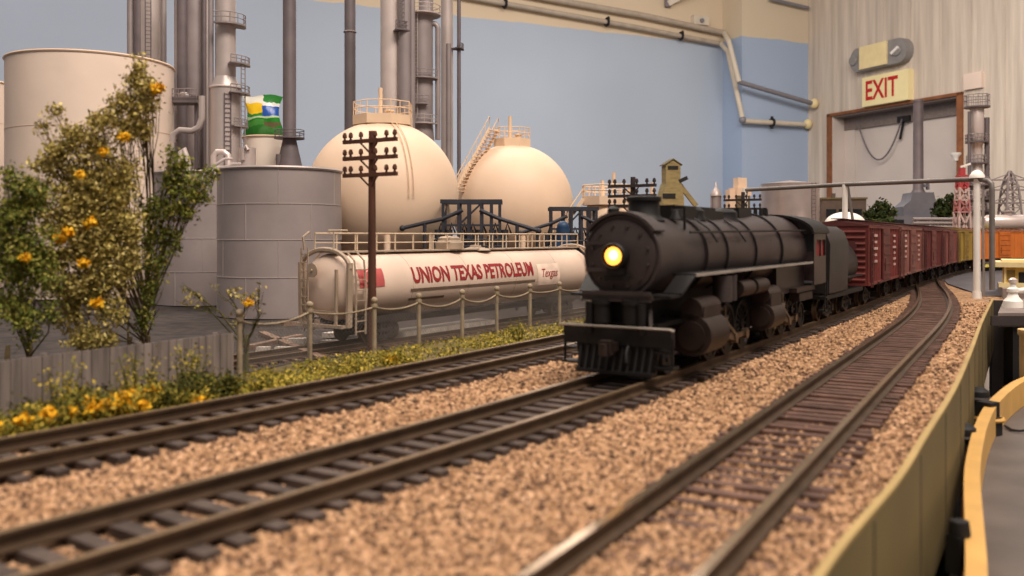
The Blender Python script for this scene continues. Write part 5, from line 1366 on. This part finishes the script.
tag(MB().lathe((p.x+.35,p.y,-2.95), [(.7,0),(.7,.4),(.55,.5),(.55,2.4),(.62,2.5),(.62,2.7),(0,2.75)], 24).build('cream_post', M('cream_post',(214,178,128),.6)), 'cream round post at the photo edge beside the strip bend', 'post')

# ---------------------------------------------------------------- the room
K0 = Vector((199.5,606.5,0)); DW = Vector((.416,-.9094,0)); DBl = Vector((-.9094,-.416,0)); NB = DW.copy(); NW = Vector((-.9094,-.416,0))
FLZ = -ZR
def wall_mat(name, low, high, zsplit, streak=False):
    m = bpy.data.materials.new(name); m.use_nodes = True; nt = m.node_tree; N = nt.nodes; L = nt.links; b = N['Principled BSDF']; b.inputs['Roughness'].default_value = .75; b.inputs['Specular IOR Level'].default_value = .2
    tc = N.new('ShaderNodeTexCoord'); sp = N.new('ShaderNodeSeparateXYZ'); L.new(tc.outputs['Object'], sp.inputs[0])
    nz = N.new('ShaderNodeTexNoise'); nz.inputs['Scale'].default_value = 6; nz.inputs['Detail'].default_value = 5; L.new(tc.outputs['Object'], nz.inputs['Vector'])
    ad = N.new('ShaderNodeMath'); ad.operation = 'MULTIPLY_ADD'; ad.inputs[1].default_value = .03; L.new(nz.outputs['Fac'], ad.inputs[0]); L.new(sp.outputs['Z'], ad.inputs[2])
    gt = N.new('ShaderNodeMath'); gt.operation = 'GREATER_THAN'; gt.inputs[1].default_value = zsplit*S+.015; L.new(ad.outputs[0], gt.inputs[0])
    mx = N.new('ShaderNodeMix'); mx.data_type = 'RGBA'; L.new(gt.outputs[0], mx.inputs['Factor']); mx.inputs['A'].default_value = lin(low); mx.inputs['B'].default_value = lin(high)
    n2 = N.new('ShaderNodeTexNoise'); n2.inputs['Scale'].default_value = 1.2; n2.inputs['Detail'].default_value = 6; L.new(tc.outputs['Object'], n2.inputs['Vector'])
    m2 = N.new('ShaderNodeMix'); m2.data_type = 'RGBA'; m2.blend_type = 'MULTIPLY'; m2.inputs['Factor'].default_value = .22
    L.new(mx.outputs['Result'], m2.inputs['A']); L.new(n2.outputs['Fac'], m2.inputs['B'])
    L.new(m2.outputs['Result'], b.inputs['Base Color']); return m
def plank_mat():
    m = bpy.data.materials.new('whitewashed_plank'); m.use_nodes = True; nt = m.node_tree; N = nt.nodes; L = nt.links; b = N['Principled BSDF']; b.inputs['Roughness'].default_value = .7; b.inputs['Specular IOR Level'].default_value = .2
    tc = N.new('ShaderNodeTexCoord'); mp = N.new('ShaderNodeMapping'); mp.inputs['Scale'].default_value = (14,14,.7); mp.inputs['Rotation'].default_value = (0,0,0); L.new(tc.outputs['Object'], mp.inputs['Vector'])
    nz = N.new('ShaderNodeTexNoise'); nz.inputs['Scale'].default_value = 1.6; nz.inputs['Detail'].default_value = 8; nz.inputs['Roughness'].default_value = .65; L.new(mp.outputs['Vector'], nz.inputs['Vector'])
    rp = N.new('ShaderNodeValToRGB'); rp.color_ramp.elements[0].position = .3; rp.color_ramp.elements[1].position = .68; rp.color_ramp.elements[0].color = lin((178,164,150)); rp.color_ramp.elements[1].color = lin((218,204,188)); L.new(nz.outputs['Fac'], rp.inputs['Fac'])
    L.new(rp.outputs['Color'], b.inputs['Base Color']); return m
m_blue_wall = wall_mat('blue_painted_wall', (180,192,208), (222,202,174), 131.5)
m_blue_pier = wall_mat('blue_painted_pier', (170,188,214), (220,204,178), 133.5)
m_plankw = plank_mat()
ZT = 215
KB = K0-NB*20            # plane of the blue wall, 20 cm behind the pier face
def vq(mb, p, q, z0, z1, th):      # wall slab between two plan points, pushed by th
    th = Vector(th); p = Vector((p.x,p.y,0)); q = Vector((q.x,q.y,0))
    vs = [p+Vector((0,0,z0)),q+Vector((0,0,z0)),q+th+Vector((0,0,z0)),p+th+Vector((0,0,z0)),p+Vector((0,0,z1)),q+Vector((0,0,z1)),q+th+Vector((0,0,z1)),p+th+Vector((0,0,z1))]
    return mb.add(vs, [(0,1,2,3),(7,6,5,4),(0,4,5,1),(1,5,6,2),(2,6,7,3),(3,7,4,0)])
struct(vq(MB(), KB+DBl*-2, KB+DBl*760, FLZ, ZT, NB*-12).build('wall_back', m_blue_wall), 'wall painted sky blue below a cream band', 'wall')
struct(vq(MB(), K0+DBl*0, K0+DBl*55.4, FLZ, ZT, NB*-19.9).build('wall_pier', m_blue_pier), 'blue painted wall pier at the corner of the room', 'wall')
t0, t1, dtop = 22.0, 116.7, 81.6
mb = MB(); 
vq(mb, K0, K0+DW*t0, FLZ, ZT, NW*-12); vq(mb, K0+DW*t1, K0+DW*640, FLZ, ZT, NW*-12); vq(mb, K0+DW*t0, K0+DW*t1, dtop, ZT, NW*-12)
for k in range(1,30):       # grooves between boards stay as thin battens' shadow lines
    t = k*20.3+3
    if t0-2 < t < t1+2: vq(mb, K0+DW*t+NW*.05, K0+DW*(t+.5)+NW*.05, dtop+3, ZT, NW*.25)
    else: vq(mb, K0+DW*t+NW*.05, K0+DW*(t+.5)+NW*.05, FLZ, ZT, NW*.25)
struct(mb.build('wall_right', m_plankw), 'whitewashed plank wall with the exit door', 'wall')
struct(MB().box(-720,560,-160,760,FLZ-8,FLZ).build('floor', M('floor_concrete',(120,110,104),.8,0,.1,.05)), 'dark room floor below the layout', 'floor')
# door in its recess
m_door = M('door_grey', (202,190,182), .5, 0, .04, .05); m_frame = M('door_frame_brown', (134,84,52), .6, 0, .15, .3)
R = bpy.data.objects.new('door_1', None); C.objects.link(R); R.location = (0,0,ZR*S); struct(R, 'pale grey door set deep in a brown wooden frame under the exit sign', 'door')
rec = NW*-11
vq(MB(), K0+DW*(t0+9)+rec, K0+DW*t1+rec, FLZ, dtop-8, NW*-4).build('door_leaf', m_door, R)
vq(vq(MB(), K0+DW*t0, K0+DW*(t0+1), FLZ, dtop, NW*-12), K0+DW*(t1-1), K0+DW*t1, FLZ, dtop, NW*-12).build('reveal', m_door, R)
vq(MB(), K0+DW*t0, K0+DW*t1, dtop-1.0, dtop, NW*-12).build('head_reveal', m_slab, R)
vq(MB(), K0+DW*(t0+1), K0+DW*(t0+9)+rec*.0, FLZ, dtop-1, NW*-11).v
vq(MB(), K0+DW*(t0+1)+rec*.9, K0+DW*(t0+9.5)+rec*.9, FLZ, dtop-1, NW*-3).build('inner_jamb', m_door, R)
vq(MB(), K0+DW*(t0+1)+rec*.85, K0+DW*(t1-1)+rec*.85, dtop-9, dtop-1, NW*-2).build('inner_head', m_slab, R)
for a, b, z0, z1 in ((t0-3.5,t0,FLZ,dtop+1.6),(t1,t1+3.5,FLZ,dtop+1.6)): vq(MB(), K0+DW*a, K0+DW*b, z0, z1, NW*1.4).build('frame_jamb', m_frame, R)
vq(MB(), K0+DW*(t0-3.5), K0+DW*(t1+3.5), dtop, dtop+1.8, NW*1.4).build('frame_head', m_frame, R)
def onW(px, py, out=0.0):       # point on the white wall plane seen at px,py
    kx = (px-512)/F; o_ = K0+NW*out; t = (kx*o_.y-o_.x)/(DW.x-kx*DW.y); p = o_+DW*t; return Vector((p.x,p.y,zat(py,p.y)))
def onB(px, py, out=0.0, pier=False):
    kx = (px-512)/F; o_ = (K0 if pier else KB)+NB*out; t = (kx*o_.y-o_.x)/(DBl.x-kx*DBl.y); p = o_+DBl*t; return Vector((p.x,p.y,zat(py,p.y)))
# closer chain drooping over the door
A_, B_ = onW(858,123,-7), onW(902,119,-6.5); pts = []
for i in range(21):
    t = i/20; q = A_.lerp(B_,t); pts.append(q-Vector((0,0,24*4*t*(1-t)*(1.05-.1*t))))
tag(MB().tube(pts, .5, 6).build('hanging_cable', m_dgrey), 'grey cable drooping in an arc across the door', 'cable')
q = onW(904,119,-9); tag(MB().obox if False else MB().bar(q+DW*-4, q+DW*5, 3, 3.5).bar(q+Vector((0,0,0)), q+DW*-3+Vector((0,0,-12)), 1.2,1.2).build('door_closer', m_black), 'dark door closer arm at the top of the door', 'door closer')
# exit sign
m_signy = M('sign_cream', (240,224,170), .5, 0, .03, .1); m_signr = M('sign_red', (190,30,34), .5)
p = onW(867.5,110,0); q = onW(913.5,101,0); z0, z1 = 83.5, 101.5
R = thing('exit_sign', 'cream EXIT sign with red letters over the door', 'exit sign', (0,0,0))
vq(MB(), p, q, z0, z1, NW*4.5).build('box', m_signy, R)
vs, fs = text_mesh('EXIT', 16.5, 0, .74, .02, 0); mid_ = (p+q)/2+NW*4.65-DW*2.5
mb = MB(); mb.add([Vector((mid_.x,mid_.y,0))+DW*a+Vector((0,0,(z0+z1)/2-.2+b)) for a, b in vs], fs); mb.build('exit_lettering', m_signr, R, fix=False)
# emergency light
m_elg = M('lamp_grey', (140,136,134), .5, .1, .08, .2); m_ely = M('lamp_cream', (232,212,160), .5, 0, .04, .2)
p = onW(857,58,0); q = onW(914,47,0); zc = (onW(857,60).z+onW(914,52).z)/2
R = thing('emergency_light', 'grey emergency light with a cream battery cover above the exit sign', 'emergency light', (0,0,0))
L_ = (q-p); L_.z = 0; ln = L_.length
body = MB(); prof = []
for i in range(25):
    a = 2*PI*i/24
    prof.append((ln/2+ (ln/2-6.5)*(1 if math.cos(a)>0 else -1)+6.5*math.cos(a), 7.5*math.sin(a)))
body.prism(prof[:-1], Vector((p.x,p.y,zc)), DW, (0,0,1), NW*6).build('housing', m_elg, R)
vq(MB(), Vector((p.x,p.y,0))+DW*ln*.2, Vector((p.x,p.y,0))+DW*ln*.68, zc-6.6, zc+7.2, NW*7.2).build('battery_cover', m_ely, R)
for t in (.07,.84): 
    c = Vector((p.x,p.y,zc))+DW*ln*t+NW*6; MB().lathe(c, [(3.0,0),(3.2,.6),(2.8,1.2),(0,1.4)], 20, NW).build('lamp_head', m_elg, R)
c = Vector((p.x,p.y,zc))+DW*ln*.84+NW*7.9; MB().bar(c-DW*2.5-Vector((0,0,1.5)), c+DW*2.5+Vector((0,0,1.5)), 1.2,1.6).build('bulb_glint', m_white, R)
p = onW(966,88); q = onW(984,84); tag(vq(MB(), p, q, onW(975,89).z, onW(975,73).z, NW*2.0).build('blank_wall_plate', M('plate_pale',(224,202,186),.6,0,.04,.1)), 'blank square cover plate on the plank wall right of the exit sign', 'wall plate')
p = onW(956,157,2); tag(MB().lathe(p, [(0,-2.5),(1.2,-2),(1.6,0),(3.0,1.2),(3.2,2.2),(0,2.6)], 16).build('small_lamp', m_white), 'tiny white lamp on the right door jamb', 'lamp')
# conduits and their clips along the blue wall
m_cond = M('conduit_cream', (206,194,176), .55, 0, .05, .2); m_condg = M('conduit_grey', (132,130,136), .5, .2, .05, .2); m_conda = M('conduit_aged', (172,158,142), .55, 0, .08, .2)
R = thing('lower_conduit', 'lower cream conduit running along the blue wall then down the pier', 'conduit', (0,0,0))
pts = [onB(430,-10,4.5),onB(507,4,4.5),onB(640,28,4.5),onB(721,44,4.5)]
MB().tube(pts, 1.5, 10).build('pipe', m_conda, R)
MB().tube([onB(721,44,5),onB(728,52,14),onB(742.5,119,4,True)], 1.6, 10).build('drop_pipe', m_cond, R)
MB().tube([onB(742.5,119,4,True),onB(745,121,4,True),onB(804,124.5,4,True)], 1.6, 10).build('pipe', m_cond, R)
for px, py, pr in ((505,4,0),(607,22,0),(681,36,0)):
    c = onB(px,py,4.5); MB().torus(c, 2.2, .8, DBl, 18).bar(c+NB*-3.6, c+NB*2.5+Vector((0,0,2)), 1.2, 2.2).build('pipe_clip', m_black, R)
c = onB(772,122.5,4,True); MB().torus(c, 2.4, .8, DBl, 18).bar(c+Vector((0,0,-4)),c+Vector((0,0,4)),1.5,1.5).build('pipe_clip', m_black, R)
c = onB(742.5,120,4,True); MB().ball(c, 2.4, 14, 10).build('elbow', m_condg, R)
c = onB(807,124,3,True); c = c+NW*(3.1-(c-K0).dot(NW)); MB().ball(c, 2.9, 16, 12, 0, (1,1,1.15)).build('foam_plug', m_ely, R)
R = thing('upper_conduit', 'upper conduit along the cream band then slanting grey across the pier', 'conduit', (0,0,0))
MB().tube([onB(470,-16,4),onB(550,-1,4),onB(640,15,4),onB(724,33,4)], 1.9, 10).build('pipe', m_conda, R)
MB().tube([onB(724,33,4.5),onB(729,42,22),onB(739,82,9,True)], 1.6, 10).build('drop_pipe', m_cond, R)
c = onB(807,103,9,True); c = c+NW*(3.1-(c-K0).dot(NW)); MB().tube([onB(739,82,9,True),c+NW*1.5], 1.5, 10).build('pipe', m_condg, R)
c = onB(807,103,9,True); c = c+NW*(3.1-(c-K0).dot(NW)); MB().ball(c, 2.9, 16, 12, 0, (1,1,1.15)).build('foam_plug', m_ely, R)
o = MB().tube([onB(770,-1,3,True),onB(808,8,3,True)], 1.3, 8).build('corner_wire', m_condg); tag(o, 'grey conduit crossing the top of the pier at the corner', 'conduit')
R = thing('junction_box', 'small pale junction box on the cream band near the pier', 'junction box', (0,0,0))
p = onB(698,22,0); vq(MB(), p+DBl*6, p-DBl*6, p.z-2.5, p.z+3.5, NB*4).build('box', m_cond, R); MB().cyl(p+NB*4, p+NB*5, 1.5,1.5,12).build('knockout', m_condg, R)
R = thing('wall_bracket', 'pale slanting pipe bracket at the top edge of the blue wall', 'bracket', (0,0,0))
p = onB(668,4,2); MB().bar(p, p+DBl*-14+Vector((0,0,8))+NB*6, 3.5,3.5).build('arm', m_cond, R); MB().bar(p+Vector((0,0,-2)), p+Vector((0,0,7)), 4,3).build('foot', m_dgrey, R)
cam = bpy.data.cameras.new('camera'); co = bpy.data.objects.new('camera', cam); C.objects.link(co)
co.location = (0,0,(ZR+H)*S); co.rotation_euler = (PI/2,0,0)
cam.sensor_width = 36; cam.lens = 36*F/1024; cam.shift_y = -52/1024; cam.clip_start = .005; cam.clip_end = 60
cam.dof.use_dof = True; cam.dof.focus_distance = .62; cam.dof.aperture_fstop = 30
bpy.context.scene.camera = co
w = bpy.data.worlds.new('room_light'); bpy.context.scene.world = w; w.use_nodes = True
w.node_tree.nodes['Background'].inputs['Color'].default_value = (1.0,.88,.82,1); w.node_tree.nodes['Background'].inputs['Strength'].default_value = .30
def area(name, loc, tgt, sx, sy, power, col):
    l = bpy.data.lights.new(name, 'AREA'); l.shape = 'RECTANGLE'; l.size = sx*S; l.size_y = sy*S; l.energy = power; l.color = col
    o = bpy.data.objects.new(name, l); C.objects.link(o); o.location = (loc[0]*S,loc[1]*S,(loc[2]+ZR)*S)
    d = Vector(tgt)-Vector(loc); o.rotation_euler = d.to_track_quat('-Z','Y').to_euler()
area('ceiling_lamp_front', (45,-20,150), (0,60,0), 140, 60, 46, (1,.87,.75))
area('ceiling_lamp_middle', (-40,150,165), (-30,120,0), 180, 60, 30, (1,.88,.78))
area('ceiling_lamp_back', (120,330,170), (140,400,0), 240, 80, 66, (1,.91,.83))
area('ceiling_lamp_far', (52,490,152), (10,60,0), 90, 16, 6, (1,.88,.8))
area('wall_fill_left', (-150,230,175), (-200,420,40), 160, 60, 30, (1,.9,.84))  # added fill light, brightens the far left of the blue wall
sc = bpy.context.scene
sc.view_settings.view_transform = 'Standard'; sc.view_settings.look = 'None'; sc.view_settings.exposure = 0.0
